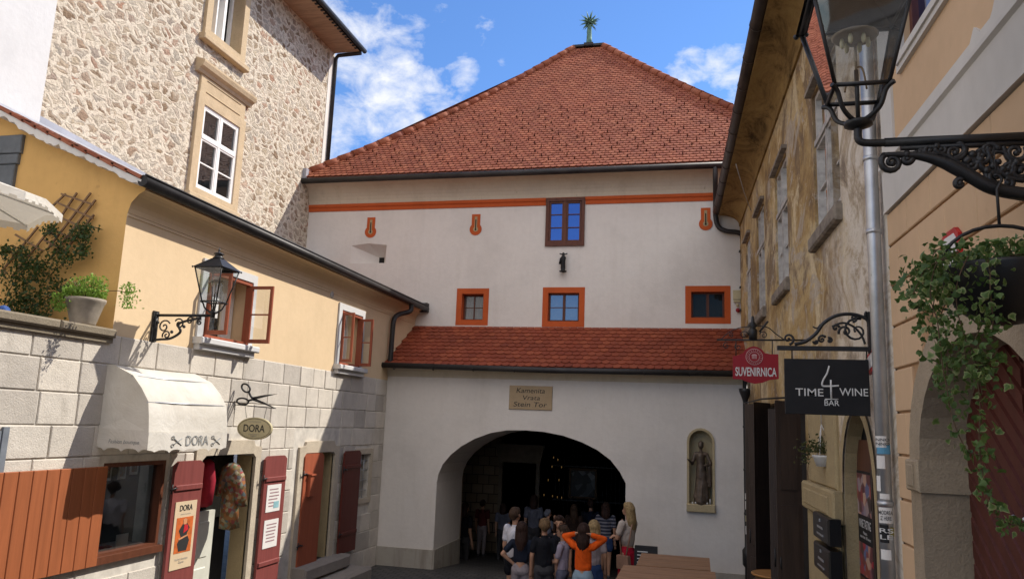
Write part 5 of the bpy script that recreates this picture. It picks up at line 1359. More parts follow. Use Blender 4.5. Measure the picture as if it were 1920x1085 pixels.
mb.build('door_stud', M_galv, ed)
# upper part
mb = MB(FR); mb.box(-4, 5.8, -.05, .03, 4.56, 4.58); mb.extr([(0, 4.575), (.025, 4.575), (.03, 4.86), (.05, 4.875), (.05, 4.90), (.02, 4.92), (.02, 4.99), (0, 4.99)], -4, 5.80)
mb.box(5.52, 5.8, -.02, .02, 4.99, 8.2); mb.build('cornice_band', M_trim, bh)
mb = MB(FR)
sc_ = [pxR(x, y) for x, y in [(1850, 72), (1853, 58), (1862, 40), (1868, 20), (1872, 0)]]
mb.poly([(3.0, 4.99), (4.12, 4.99)]+[(a, z) for a, z in [(sc_[0][0]+.10, 5.05), (sc_[0][0], sc_[0][1]+.03), (sc_[1][0]-.02, sc_[1][1]+.02), (sc_[2][0], sc_[2][1]), (sc_[3][0], sc_[3][1]), (sc_[4][0], sc_[4][1]), (3.5, 5.6), (3.4, 6.2), (3.0, 6.2)]], .0, .018)
mb.build('scrolled_trim', M_trim, bh)
mb = MB(FR); wall_cells(mb, -4, 5.79, 4.95, 8.3, [(4.1, 5.22, 5.5, 7.4, .12)], .12, .003); mb.add([(-4, -8, 8.3), (5.8, -8, 8.3), (5.8, .3, 8.3), (-4, .3, 8.3)], [(0, 1, 2, 3)])
mb.add([(5.8, -.0, 4), (5.8, -8, 4), (5.8, -8, 8.3), (5.8, 0, 8.3)], [(0, 1, 2, 3)]); mb.build('upper_wall', M_beige, bh)
mb = MB(FR); ring(mb, 4.0, 5.33, 5.40, 7.5, .11, 0, .03); ring(mb, 4.04, 5.29, 5.44, 7.46, .05, .03, .045); wn = mb.build('window', M_trim, bh)
mb = MB(FR); ring(mb, 4.12, 5.2, 5.52, 7.4, .06, -.1, -.03); mb.box(4.62, 4.70, -.1, -.02, 5.55, 7.35); mb.build('frame', M_doorred, wn)
mb = MB(FR); mb.quad((4.1, -.07, 5.5), (5.22, -.07, 5.5), (5.22, -.07, 7.4), (4.1, -.07, 7.4)); mb.build('pane', M_glassbl, wn)
# silver down pipe with stickers
mb = MB(FR); po = .07; pa = pxR(1645, 600, po)[0]
mb.tube([(pa, po, 1.0), (pa, po, 8.0)], .047, 16)
for z in (5.0, 4.45, 2.55): mb.tube([(pa, po, z), (pa, po, z+.03)], .053, 14)
dp = mb.build('downpipe', M_galv, bh, label='silver downpipe covered with stickers')
def sticker(z, h, mat, ang0=-1.2, ang1=.9, r=.0495, label=None, txt=None, tm=None):
    mb = MB(); c = FR(pa, po, 0); view = (CAM-c); base = math.atan2(view.y, view.x)
    n = 8; P_ = []
    for zz in (z, z+h):
        for i in range(n+1): q = base+ang0+(ang1-ang0)*i/n; P_.append((c.x+r*math.cos(q), c.y+r*math.sin(q), zz))
    mb.add(P_, [(i, i+1, n+2+i, n+1+i) for i in range(n)]); s_ = mb.build('sticker', mat, dp, False)
    if txt:
        q = base; d = Vector((math.cos(q), math.sin(q), 0)); t = Vector((-d.y, d.x, 0)); o_ = c+d*(r+.002)
        f = lambda a, o, zz: o_+t*a+d*(o-.012*(a/.05)**2)+Vector((0, 0, zz))
        text('lettering', txt, tm or M_text_d, s_, f, 0, 0.001, z+h/2, h*.62, .085, .008, 1, .001)
def zpx(y): return pxR(1652, y, po)[1]
sticker(zpx(838), zpx(817)-zpx(838), M_paper, -1.1, .5, txt='NNO\nNNO')
sticker(zpx(850), zpx(833)-zpx(850), simple('sky_blue_sticker', (.12, .35, .55), .5), -.9, 1.2)
sticker(zpx(877), zpx(853)-zpx(877), M_paper, -1.0, .2)
sticker(zpx(918), zpx(890)-zpx(918), M_paper, -1.3, -.5)
sticker(zpx(932), zpx(922)-zpx(932), M_paper, -.7, .6)
sticker(zpx(945), zpx(938)-zpx(945), simple('red_sticker', (.5, .04, .06), .5), -1.0, .8)
sticker(zpx(975), zpx(947)-zpx(975), M_paper, -1.0, 1.0, txt='MODREA\nIZ HERE')
sticker(zpx(1010), zpx(978)-zpx(1010), M_black, -1.0, .3, txt='RS\nLE', tm=M_text_w)
sticker(zpx(998), zpx(982)-zpx(998), simple('badge_ochre', (.3, .25, .08), .5), .5, 1.3)
sticker(zpx(1040), zpx(1022)-zpx(1040), M_paper, -.9, .5)

# little red bordered sign on the beige wall
mb = MB(FR); a0, a1, z0, z1 = 4.40, 4.68, 3.93, 4.09
rs_pts = [(4.40, 3.90), (4.68, 3.90), (4.68, 4.07), (4.62, 4.12), (4.45, 4.12), (4.40, 4.08)]
mb.poly(rs_pts, .01, .03); rs = mb.build('wall_sign', simple('bright_sign_red', (.5, .02, .02), .4), label='small white wall sign with red border behind the ivy basket', cat='sign')
mb = MB(FR); mb.poly([(4.43, 3.92), (4.65, 3.92), (4.65, 4.055), (4.6, 4.09), (4.46, 4.09), (4.43, 4.06)], .03, .033); mb.build('sign_face', M_paper, rs)
mb = MB(FR); mb.poly([(4.50, 3.99), (4.53, 4.05), (4.55, 4.03), (4.58, 4.05), (4.6, 3.98), (4.55, 4.0)], .033, .035); mb.build('sign_mark', simple('navy_mark', (.02, .03, .12), .5), rs)
mb = MB(FR); mb.poly([(6.25, 3.50), (6.42, 3.47), (6.42, 3.62), (6.25, 3.66)], .01, .03); rs = mb.build('wall_sign', simple('bright_sign_red', (.5, .02, .02), .4), label='small red bordered plate on the peeling wall behind the black bar sign bracket', cat='sign')
mb = MB(FR); mb.poly([(6.27, 3.53), (6.40, 3.50), (6.40, 3.60), (6.27, 3.63)], .03, .033); mb.build('sign_face', M_paper, rs)

# ================================================================== HANGING SIGNS (right)
ys_ = 6.32; F = FY(ys_)
def Q(x, y): a, z = pxY(x, y, ys_); return (a, 0, z)
x0, z1 = pxY(1470, 672, ys_); x1, _ = pxY(1637, 672, ys_); _, z0 = pxY(1472, 775, ys_); x1 = min(x1, 1.255)
mb = MB(F); mb.bev(x0, x1, -.015, .015, z0, z1, .003); bs = mb.build('bar_sign', M_black, label='black hanging sign with white wine bar lettering and a glass shaped 4', cat='sign')
ww = x1-x0; hh = z1-z0; mx_ = (x0+x1)/2
def bp_(x, y): return Q(x, y)
tA = pxY(1517, 735, ys_); tB = pxY(1600, 735, ys_); tC = pxY(1559, 755, ys_)
text('lettering', 'TIME', M_text_w, bs, F, tA[0], .015, tA[1], .056, .20, .004); text('lettering', 'WINE', M_text_w, bs, F, tB[0], .015, tB[1], .056, .20, .004); text('lettering', 'BAR', M_text_w, bs, F, tC[0], .015, tC[1], .042, .105, .004)
mb = MB(F)
def Qo(x, y): a, z = pxY(x, y, ys_); return (a, .018, z)
mb.tube(bez([Qo(1554, 686), Qo(1550, 700), Qo(1543, 712), Qo(1541, 722), Qo(1549, 724), Qo(1572, 723)], 6), .007, 6); mb.tube([Qo(1557, 712), Qo(1558, 747)], .007, 6); mb.tube([Qo(1546, 748), Qo(1571, 748)], .004, 6)
mb.build('glass_emblem', M_text_w, bs)
mb = MB(F)
for x in (1485, 1625): mb.tube([Q(x, 672), Q(x, 652)], .006, 5); mb.ball(Q(x, 675), .01, 6)
mb.build('hook', M_iron, bs)
mb = MB(F)
mb.box(pxY(1457, 650, ys_)[0], 1.28, -.02, .02, pxY(1457, 656, ys_)[1], pxY(1457, 648, ys_)[1])
mb.tube(bez([Q(1490, 645), Q(1510, 640), Q(1530, 625), Q(1545, 605), Q(1570, 591), Q(1600, 589), Q(1625, 598), (1.27, 0, Q(1632, 612)[2])], 6), .014, 7)
for (x, y, r, s_, g_, t_) in ((1478, 635, .045, -1.4, 1, 1.3), (1606, 620, .10, 1.2, 1, 1.35), (1585, 622, .05, 3.5, -1, 1.1), (1541, 636, .032, .5, 1, 1.3), (1555, 638, .022, 2, -1, 1.1), (1600, 596, .03, 4.5, 1, 1), (1628, 590, .025, 2, 1, 1.2), (1567, 615, .028, .2, 1, 1.0), (1530, 640, .02, 3, 1, 1)):
    c = Q(x, y); sp_ = spiral(c[0], c[2], r, t_, s_, g_, 18); mb.tube(sp_, [.011-.005*i/18 for i in range(19)], 6); mb.ball(sp_[-1], .010, 6)
mb.tube(bez([Q(1560, 612), Q(1580, 605), Q(1600, 612), Q(1615, 628), Q(1622, 645)], 5), .009, 6)
mb.tube(bez([Q(1538, 608), Q(1532, 615), Q(1524, 612)], 4), .006, 5); mb.box(1.26, 1.29, -.03, .03, Q(1632, 662)[2], Q(1632, 585)[2])
mb.build('sign_bracket', M_iron, label='scrolled black iron bracket carrying the black bar sign', cat='bracket')
# red souvenir sign
ys2 = 9.0; F = FY(ys2)
def Q(x, y): a, z = pxY(x, y, ys2); return (a, 0, z)
pts = [Q(x, y) for x, y in [(1374, 710), (1374, 668), (1384, 666), (1393, 662), (1398, 655), (1405, 651), (1413, 649), (1421, 651), (1429, 656), (1434, 662), (1444, 664), (1459, 664), (1460, 710), (1443, 712), (1430, 717), (1415, 719), (1402, 716), (1390, 711)]]
mb = MB(F); mb.poly([(p[0], p[2]) for p in pts], -.02, .02); rsn = mb.build('souvenir_sign', M_red, label='dark red shaped hanging sign with a round emblem and white capitals', cat='sign')
tt = Q(1417, 697); text('lettering', 'SUVENIRNICA', M_text_w, rsn, F, tt[0], .02, tt[2], .098, Q(1455, 697)[0]-Q(1378, 697)[0], .018)
c = Q(1414, 669); mb = MB(F)
for r in (.088, .055): mb.tube([(c[0]+r*math.cos(t), .022, c[2]+r*math.sin(t)) for t in [2*PI*k/28 for k in range(29)]], .004, 4)
for i in range(20): 
    q = 2*PI*i/20+.1; mb.tube([(c[0]+.066*math.cos(q), .022, c[2]+.066*math.sin(q)), (c[0]+.078*math.cos(q+.06), .022, c[2]+.078*math.sin(q+.06))], .004, 4)
for dx in (-.02, -.007, .007, .02): mb.box(c[0]+dx-.004, c[0]+dx+.004, .02, .024, c[2]-.022, c[2]+.012)
mb.poly([(c[0]-.03, c[2]+.012)]+[(c[0]+.03*math.cos(PI-t*PI/6), c[2]+.012+.02*math.sin(t*PI/6)) for t in range(1, 6)]+[(c[0]+.03, c[2]+.012)], .02, .024)
mb.build('emblem', simple('emblem_pink', (.5, .3, .3), .6), rsn)
mb = MB(F)
for x, y in ((1380, 668), (1448, 664)): mb.tube([Q(x, y+2), Q(x, 638)], .006, 5)
mb.build('chain', M_iron, rsn)
mb = MB(F); xw2 = FR(9.0, 0, 0).x
mb.tube([Q(1344, 637), (xw2, 0, Q(1400, 636)[2]+.0)], .011, 6)
mb.tube(bez([Q(1352, 636), Q(1368, 622), Q(1388, 614), Q(1408, 612)], 5), .005, 5); mb.tube(bez([Q(1418, 610), Q(1440, 614), Q(1455, 626), Q(1470, 636)], 5), .006, 5)
for (x, y, r, s_, g_) in ((1395, 628, .05, 0, 1), (1432, 628, .045, 3, -1), (1362, 648, .04, 1, 1), (1372, 628, .03, 1, 1), (1384, 650, .04, 2, 1)): c = Q(x, y); mb.tube(spiral(c[0], c[2], r, 1.3, s_, g_), .005, 5)
c = Q(1412, 636); mb.lathe([(.045, 0), (.05, .1), (.03, .13), (.055, .15), (.02, .2), (.012, .26)], c, 6); mb.tube([Q(1424, 622), Q(1440, 602)], .012, 5)
mb.build('sign_bracket', M_iron, label='thin iron bracket with small ornaments above the red souvenir sign', cat='bracket')

# ================================================================== PLANTS
def leafmesh(mb, p, size, rng, fr=FW, shape='ivy', droop=.3):
    d = Vector((rng.gauss(0, 1), rng.gauss(0, 1)-.5, rng.gauss(0, .7)+.2)).normalized(); u = d.cross(Vector((rng.gauss(0, 1), rng.gauss(0, 1), rng.gauss(0, 1)))).normalized(); w = d.cross(u)
    t = rng.random()*.7; p = Vector(p)
    if shape == 'ivy': o = [(0, -.5), (.35, -.45), (.55, -.1), (.3, .1), (.2, .35), (0, .65), (-.2, .35), (-.3, .1), (-.55, -.1), (-.35, -.45)]
    else: o = [(0, -.6), (.3, -.2), (.3, .2), (0, .6), (-.3, .2), (-.3, -.2)]
    n = len(o); pts = [tuple(p+(u*x+w*y)*size+d*(-.15*abs(x)*size)) for x, y in o]
    b0 = len(mb.v); mb.add(pts+[tuple(p+d*size*.05)], [(i, (i+1) % n, n) for i in range(n)], t, fr=FW)
    if shape == 'ivy' and rng.random() < .5:
        for i in range(n): mb.t[b0+i] = .80
        mb.t[b0+n] = t
rg = random.Random(3)
# ivy basket near the camera
yb = 3.36
def B(x, y, dy=0): p = hit(x, y, (0, yb+dy, 0), (0, 1, 0)); return p
bc = B(1880, 508); br = .222
bk = thing('hanging_basket', tuple(bc), 'round black hanging basket of trailing variegated ivy under the right lamp arm', 'hanging basket')
mb = MB(); prof = [(.02, -.215), (.10, -.20), (.165, -.15), (.21, -.065), (.222, .0), (.222, .012), (.212, .012), (.19, -.04), (.01, -.08)]
mb.lathe([(r, h) for r, h in prof], tuple(bc), 28); mb.build('pot', simple('black_plastic', (.012, .012, .013), .4, 0, .2, 5), bk)
mb = MB(); mb.tube([(bc.x+br*math.cos(t), bc.y, bc.z+.01+br*.78*math.sin(t)) for t in [PI*k/14 for k in range(15)]], .008, 6)
hk = B(1866, 375); top = Vector((bc.x, bc.y, bc.z+.01+br*.78))
mb.tube([tuple(top), tuple(top+Vector((0, 0, .15)))]+[tuple(top+Vector((.02*math.sin(t)-.0, 0, .17+.02*(1-math.cos(t))))) for t in [k*.6 for k in range(1, 7)]], .006, 6)
mb.tube([tuple(top+Vector((0, 0, .19))), tuple(top+Vector((0, 0, .33)))], .003, 5)
mb.build('hanger', M_iron, bk)
mb = MB()
strands = [[(1800, 470), (1760, 490), (1748, 520), (1745, 560), (1757, 600), (1762, 640), (1768, 690), (1776, 730), (1781, 765), (1790, 795), (1800, 820), (1815, 845), (1835, 852), (1850, 845)],
           [(1815, 480), (1795, 530), (1795, 580), (1808, 630), (1825, 680), (1834, 720), (1838, 770), (1836, 820), (1840, 870), (1848, 915), (1858, 945), (1868, 965), (1885, 978), (1905, 983), (1925, 975)],
           [(1850, 480), (1856, 510), (1857, 545), (1860, 580), (1862, 600), (1858, 640)], [(1790, 480), (1740, 500), (1722, 530), (1712, 552)], [(1800, 600), (1822, 660), (1850, 690), (1868, 700)],
           [(1770, 500), (1752, 560), (1750, 620), (1770, 660), (1778, 700)], [(1835, 690), (1855, 680), (1870, 655)], [(1840, 470), (1880, 480), (1925, 475)], [(1780, 560), (1765, 590), (1775, 640), (1772, 700), (1780, 720)], [(1790, 470), (1755, 470), (1725, 540), (1718, 545)], [(1745, 560), (1725, 575), (1712, 580)], [(1845, 600), (1825, 650), (1835, 700), (1842, 740)]]
stm = MB()
for si, s_ in enumerate(strands):
    dy = rg.uniform(-.22, -.05) if si in (0, 2, 5) else rg.uniform(-.2, .12)
    if si == 2: dy = -.24
    P3 = [tuple(B(x, y, dy)) for x, y in s_]; sm_ = bez(P3, 8); stm.tube(sm_, .0022, 4)
    dens = 1.5 if si in (1, 5, 8, 11) else 1.0
    for i, p in enumerate(sm_):
        fade = 1-.72*(i/len(sm_)) if si < 2 else 1
        for k in range(int(dens*2*fade+rg.random()+.15)):
            j = .022*(.5+fade); q = Vector(p)+Vector((rg.gauss(0, j), rg.gauss(0, j), rg.gauss(0, j))); leafmesh(mb, q, rg.uniform(.012, .032), rg)
for i in range(620):
    t = rg.uniform(0, 2*PI); r = .22*math.sqrt(rg.random()); q = bc+Vector((r*math.cos(t), r*math.sin(t), .035+rg.uniform(-.02, .075)*(1.2-r*2.0)))
    if rg.random() < .33: q = bc+Vector((-.22-.13*abs(rg.gauss(0, .6)), rg.uniform(-.15, .1), rg.uniform(-.10, .06)))
    leafmesh(mb, q, rg.uniform(.012, .032), rg)
mb.build('ivy_leaves', M_ivy, bk); stm.build('ivy_stems', M_bark, bk)
# small white basket at the bar
yy = 8.2; pc = hit(1545, 862, (0, yy, 0), (0, 1, 0))
sbk = thing('hanging_basket', tuple(pc), 'small white hanging pot with withered plants by the stone pier', 'hanging basket')
mb = MB(); mb.lathe([(.07, -.06), (.10, .02), (.11, .03), (.11, .045), (.1, .045)], tuple(pc), 16); mb.build('pot', M_white_pl, sbk)
mb = MB()
tp = hit(1540, 795, (0, yy, 0), (0, 1, 0))
for k in range(3): q = k*2*PI/3; mb.tube([(pc.x+.1*math.cos(q), pc.y+.1*math.sin(q), pc.z+.04), tuple(tp)], .004, 4)
mb.tube([tuple(tp), tuple(tp+Vector((0, 0, .25))), tuple(tp+Vector((.25, .1, .3)))], .004, 4); mb.build('hanger', M_white_pl, sbk)
mb = MB()
for i in range(420): leafmesh(mb, pc+Vector((rg.gauss(-.02, .09), rg.gauss(0, .08), .07+abs(rg.gauss(0, .07)))), rg.uniform(.015, .035), rg, shape='o')
for i in range(60): leafmesh(mb, pc+Vector((-.17+rg.gauss(0, .03), 0, .1-rg.random()*.15)), .025, rg, shape='o')
mb.build('leaves', M_geran, sbk)
# planter pot on the terrace coping
pb = Vector((-6.86, 7.28, 3.90)); pt = hit(160, 570, (0, 7.28, 0), (0, 1, 0)); pb.x = pt.x
pp = thing('potted_plant', tuple(pb), 'stone planter of bright green plant on the terrace wall corner', 'potted plant')
mb = MB(); mb.lathe([(.12, 0), (.13, .02), (.16, .13), (.195, .25), (.21, .27), (.21, .30), (.19, .30), (.18, .26), (.02, .24)], tuple(pb), 22); mb.build('pot', M_terra, pp)
mb = MB()
for i in range(1500):
    t = rg.uniform(0, 2*PI); r = .22*math.sqrt(rg.random()); lump = .16*max(0, math.sin(t*2.3+1))+.08
    q = pb+Vector((r*math.cos(t)*1.05-.02, r*math.sin(t), .30+rg.random()*lump+.03))
    if i % 9 == 0: q = pb+Vector((-.12+rg.gauss(0, .06), -.24, .33-rg.random()*.2))
    leafmesh(mb, q, rg.uniform(.02, .036), rg, shape='o')
tw = [hit(x, y, (0, 7.22, 0), (0, 1, 0)) for x, y in ((205, 545), (222, 545), (235, 548))]
for i in range(260):
    q = hit(240+rg.gauss(0, 7), 552+rg.uniform(-22, 26), (0, 7.2, 0), (0, 1, 0))+Vector((0, rg.gauss(0, .03), 0)); leafmesh(mb, q, rg.uniform(.018, .032), rg, shape='o')
mb.build('leaves', M_bright, pp)
mb = MB(); mb.tube([tuple(v) for v in tw], .004, 4)
for i in range(16): q = rg.uniform(0, 6.28); mb.tube([tuple(pb+Vector((0, 0, .3))), tuple(pb+Vector((.16*math.cos(q), .16*math.sin(q), .5)))], .004, 4)
mb.build('stems', M_bark, pp)
# trellis on the end wall
tr = thing('trellis', (-7.6, 7.6, 4.2), 'wooden lattice trellis on the shaded ochre end wall', 'trellis')
mb = MB(FE)
lat = [((92, 440), (128, 362)), ]
def slat(p, q, o, w=.022):
    (x0, y0), (x1, y1) = p, q; a, za = pxY(x0, y0, 7.6); b, zb = pxY(x1, y1, 7.6); d = Vector((b-a, zb-za)).normalized(); n = Vector((-d.y, d.x))*w/2
    mb.poly([(a-n.x, za-n.y), (b-n.x, zb-n.y), (b+n.x, zb+n.y), (a+n.x, za+n.y)], o, o+.018)
for p, q in (((87, 468), (169, 361)), ((90, 440), (143, 361)), ((98, 385), (122, 363)), ((92, 486), (178, 374)), ((112, 480), (175, 402)), ((20, 520), (92, 430)), ((0, 510), (70, 425))): slat(p, q, .03)
for p, q in (((116, 364), (176, 384)), ((108, 380), (176, 410)), ((100, 402), (160, 428)), ((90, 425), (144, 452)), ((84, 450), (130, 474)), ((30, 440), (80, 470)), ((10, 465), (60, 500))): slat(p, q, .05)
mb.build('lattice', M_trellis, tr)
# vine over the trellis
mb = MB(); vs = MB()
cl = [(30, 520, 38), (75, 500, 30), (120, 480, 25), (150, 440, 20), (60, 560, 38), (110, 545, 28), (20, 575, 30), (160, 430, 12), (155, 470, 14), (95, 430, 14), (40, 480, 22), (10, 470, 15), (70, 590, 22)]
for cx_, cy_, r in cl:
    for i in range(int(r*9)):
        q = hit(cx_+rg.gauss(0, r*.55), cy_+rg.gauss(0, r*.5), (0, 7.52+rg.uniform(-.12, .06), 0), (0, 1, 0))
        if q.z > 3.92: leafmesh(mb, q, rg.uniform(.02, .04), rg)
for s_ in ([(20, 590), (60, 520), (110, 470), (150, 425), (190, 430)], [(50, 590), (90, 520), (150, 470), (165, 440)], [(5, 480), (20, 460), (40, 470)], [(0, 600), (20, 540), (70, 480), (130, 440)]):
    vs.tube(bez([tuple(hit(x, y, (0, 7.55, 0), (0, 1, 0))) for x, y in s_], 6), .006, 4)
    for p in bez([tuple(hit(x, y, (0, 7.52, 0), (0, 1, 0))) for x, y in s_], 6)[8:]:
        for k in range(3): leafmesh(mb, Vector(p)+Vector((rg.gauss(0, .03), 0, rg.gauss(0, .03))), .028, rg)
vn = thing('climbing_vine', (-7.8, 7.4, 3.75), 'dark green climbing vine growing over the trellis on the terrace', 'climbing plant')
mb.build('leaves', M_vine, vn); vs.build('stems', M_bark, vn)
# parasol at the far left
T_ = hit(118, 403, (0, 6.3, 0), (0, 1, 0)); rd_ = Vector((T_.x, T_.y, 0)).normalized(); nr_ = Vector((rd_.y, -rd_.x, 0)); R_ = 1.05
c = T_-nr_*R_; c.z = T_.z+.26; tip = T_; ph0 = math.atan2(nr_.y, nr_.x)
um = thing('parasol', (c.x, c.y, 3.72), 'white parasol edge reaching in at the left above the terrace', 'parasol')
mb = MB(); N = 8
ringp = [Vector((c.x+R_*math.cos(t), c.y+R_*math.sin(t), tip.z)) for t in [ph0+2*PI*k/N for k in range(N)]]
for i in range(N):
    p, q = ringp[i], ringp[(i+1) % N]; mid_ = (p+q)/2+Vector((0, 0, .05)); m1 = p.lerp(c, .5)+Vector((0, 0, .05)); m2 = q.lerp(c, .5)+Vector((0, 0, .05)); mm = mid_.lerp(c, .5)
    mb.add([tuple(x) for x in (c, m1, mm, m2, p, mid_, q)], [(0, 1, 2), (0, 2, 3), (1, 4, 5, 2), (2, 5, 6, 3)], None, True)
    for k in range(6):
        a = p.lerp(mid_, k/6) if k < 7 else q; b_ = p.lerp(mid_, (k+1)/6); zz = Vector((0, 0, -.06-.02*(k % 2))); mb.add([tuple(a), tuple(b_), tuple(b_+zz), tuple(a+zz)], [(0, 1, 2, 3)])
        a = mid_.lerp(q, k/6); b_ = mid_.lerp(q, (k+1)/6); mb.add([tuple(a), tuple(b_), tuple(b_+zz), tuple(a+zz)], [(0, 1, 2, 3)])
mb.build('canopy', M_canvas, um)
mb = MB(); mb.tube([(c.x, c.y, 3.72), (c.x, c.y, c.z+.1)], .022, 8)
for p in ringp: mb.tube([tuple(c+Vector((0, 0, -.02))), tuple(p+Vector((0, 0, -.02)))], .009, 4)
mb.build('pole', M_whitewood, um)

# ================================================================== STREET FURNITURE
def table(cx_, cy_, w, d, h, label, rot=0):
    g0 = gz(cy_); t = thing('outdoor_table', (cx_, cy_, g0), label, 'table', 'wooden tables on the street')
    cs, sn = math.cos(rot), math.sin(rot); fr = lambda a, o, z: Vector((cx_+a*cs-o*sn, cy_+a*sn+o*cs, g0+z))
    mb = MB(fr); n = 7
    for i in range(n): mb.box(-w/2, w/2, -d/2+i*d/n+.003, -d/2+(i+1)*d/n-.003, h-.06-.002*(i % 2), h-.002*(i % 2))
    mb.box(-w/2+.01, w/2-.01, -d/2+.01, -d/2+.04, h-.12, h-.047); mb.box(-w/2+.01, w/2-.01, d/2-.04, d/2-.01, h-.12, h-.047); mb.box(w/2-.04, w/2-.01, -d/2+.04, d/2-.04, h-.12, h-.047); mb.box(-w/2+.01, -w/2+.04, -d/2+.04, d/2-.04, h-.12, h-.047)
    mb.build('table_top', M_table, t)
    for sx2 in (-1, 1):
        for sy2 in (-1, 1): mb = MB(fr); mb.box(sx2*(w/2-.09)-.04, sx2*(w/2-.09)+.04, sy2*(d/2-.09)-.04, sy2*(d/2-.09)+.04, 0, h-.05); mb.build('leg', M_tabled, t)
    return t
table(-.36, 13.15, 1.10, 1.2, .915, 'dark weathered wooden table in front of the statue wall, the farther one', .0)
table(-.40, 11.2, 1.28, 1.25, .93, 'paler wooden table at the bottom edge, nearest the camera', .0)
# A-board
g0 = gz(14.2); ab = thing('menu_board', (-.82, 14.2, g0), 'black folding menu board with white lines behind the wooden tables', 'menu board')
xA, zA = pxY(1190, 1021, 14.2); xB, zB = pxY(1233, 1024, 14.2)
for sgn in (1, -1):
    fr = lambda a, o, z, s=sgn: Vector((a, 14.2-s*(.02+(.95-z)*.3)-o*s, g0+z))
    mb = MB(fr); mb.box(xA, xB, 0, .02, .0, zA-g0); ring(mb, xA, xB, .0, zA-g0, .03, .02, .03); pn = mb.build('board_panel', M_black, ab)
    if sgn == 1:
        mb = MB(fr)
        for r in range(11): mb.box(xA+.05, xB-.05-rnd.random()*.12, .021, .023, zA-g0-.10-r*.055, zA-g0-.085-r*.055)
        mb.build('chalk_lines', M_text_w, pn)
# barrel
bl = hit(1455, 1079, (0, 0, 1.25), (0, 0, 1)); gb = gz(bl.y)
brl = thing('barrel', (bl.x, bl.y, gb), 'wooden barrel table with a pale rim at the foot of the right wall', 'barrel')
mb = MB(); Hb = 1.25-gb; mb.lathe([(.24, 0), (.29, Hb*.3), (.30, Hb*.5), (.29, Hb*.7), (.25, Hb-.02), (.25, Hb)], (bl.x, bl.y, gb), 24); mb.build('staves', M_tabled, brl)
mb = MB(); 
for z, r in ((.04, .262), (Hb*.25, .29), (Hb*.72, .293), (Hb-.06, .262)): mb.tube([(bl.x+r*math.cos(t), bl.y+r*math.sin(t), gb+z) for t in [2*PI*k/24 for k in range(24)]], .012, 5, closed=True)
mb.build('hoop', M_iron, brl)
mb = MB(); mb.lathe([(.29, Hb), (.30, Hb+.01), (.30, Hb+.025), (.29, Hb+.03)], (bl.x, bl.y, gb), 28); mb.build('barrel_top', simple('orange_varnished_wood', (.34, .16, .05), .45, 0, .3), brl)

# ================================================================== PASSAGE DETAILS
cand = [(1038, 857), (1035, 874), (1053, 875), (1046, 861), (1048, 899), (1028, 899), (1020, 927), (1036, 929), (1045, 931), (1053, 932)]
for i, (x, y) in enumerate(cand):
    p = hit(x, y, (0, 23.6, 0), (0, 1, 0)); mb = MB(); mb.lathe([(.006, -.03), (.006, 0), (.009, .008), (.007, .018), (.001, .028)], tuple(p), 6); mb.build('votive_light', M_candle, label='tiny lit candle glowing in the dark chapel of the passage', cat='candle', group='lit candles in the passage')
p = hit(1093, 905, (0, 23.7, 0), (0, 1, 0)); mb = MB(FY(23.7)); ring(mb, p.x-.42, p.x+.42, p.z-.45, p.z+.42, .06, 0, .05); pc_ = mb.build('altar_picture', M_tabled, label='dim framed picture in the darkness of the passage', cat='picture')
mb = MB(FY(23.7)); mb.box(p.x-.36, p.x+.36, 0, .01, p.z-.39, p.z+.36); mb.build('painting', mk_photo('dim_painting', [(0, (.01, .01, .01)), (.5, (.03, .03, .035)), (1, (.3, .31, .33))], 4), pc_)

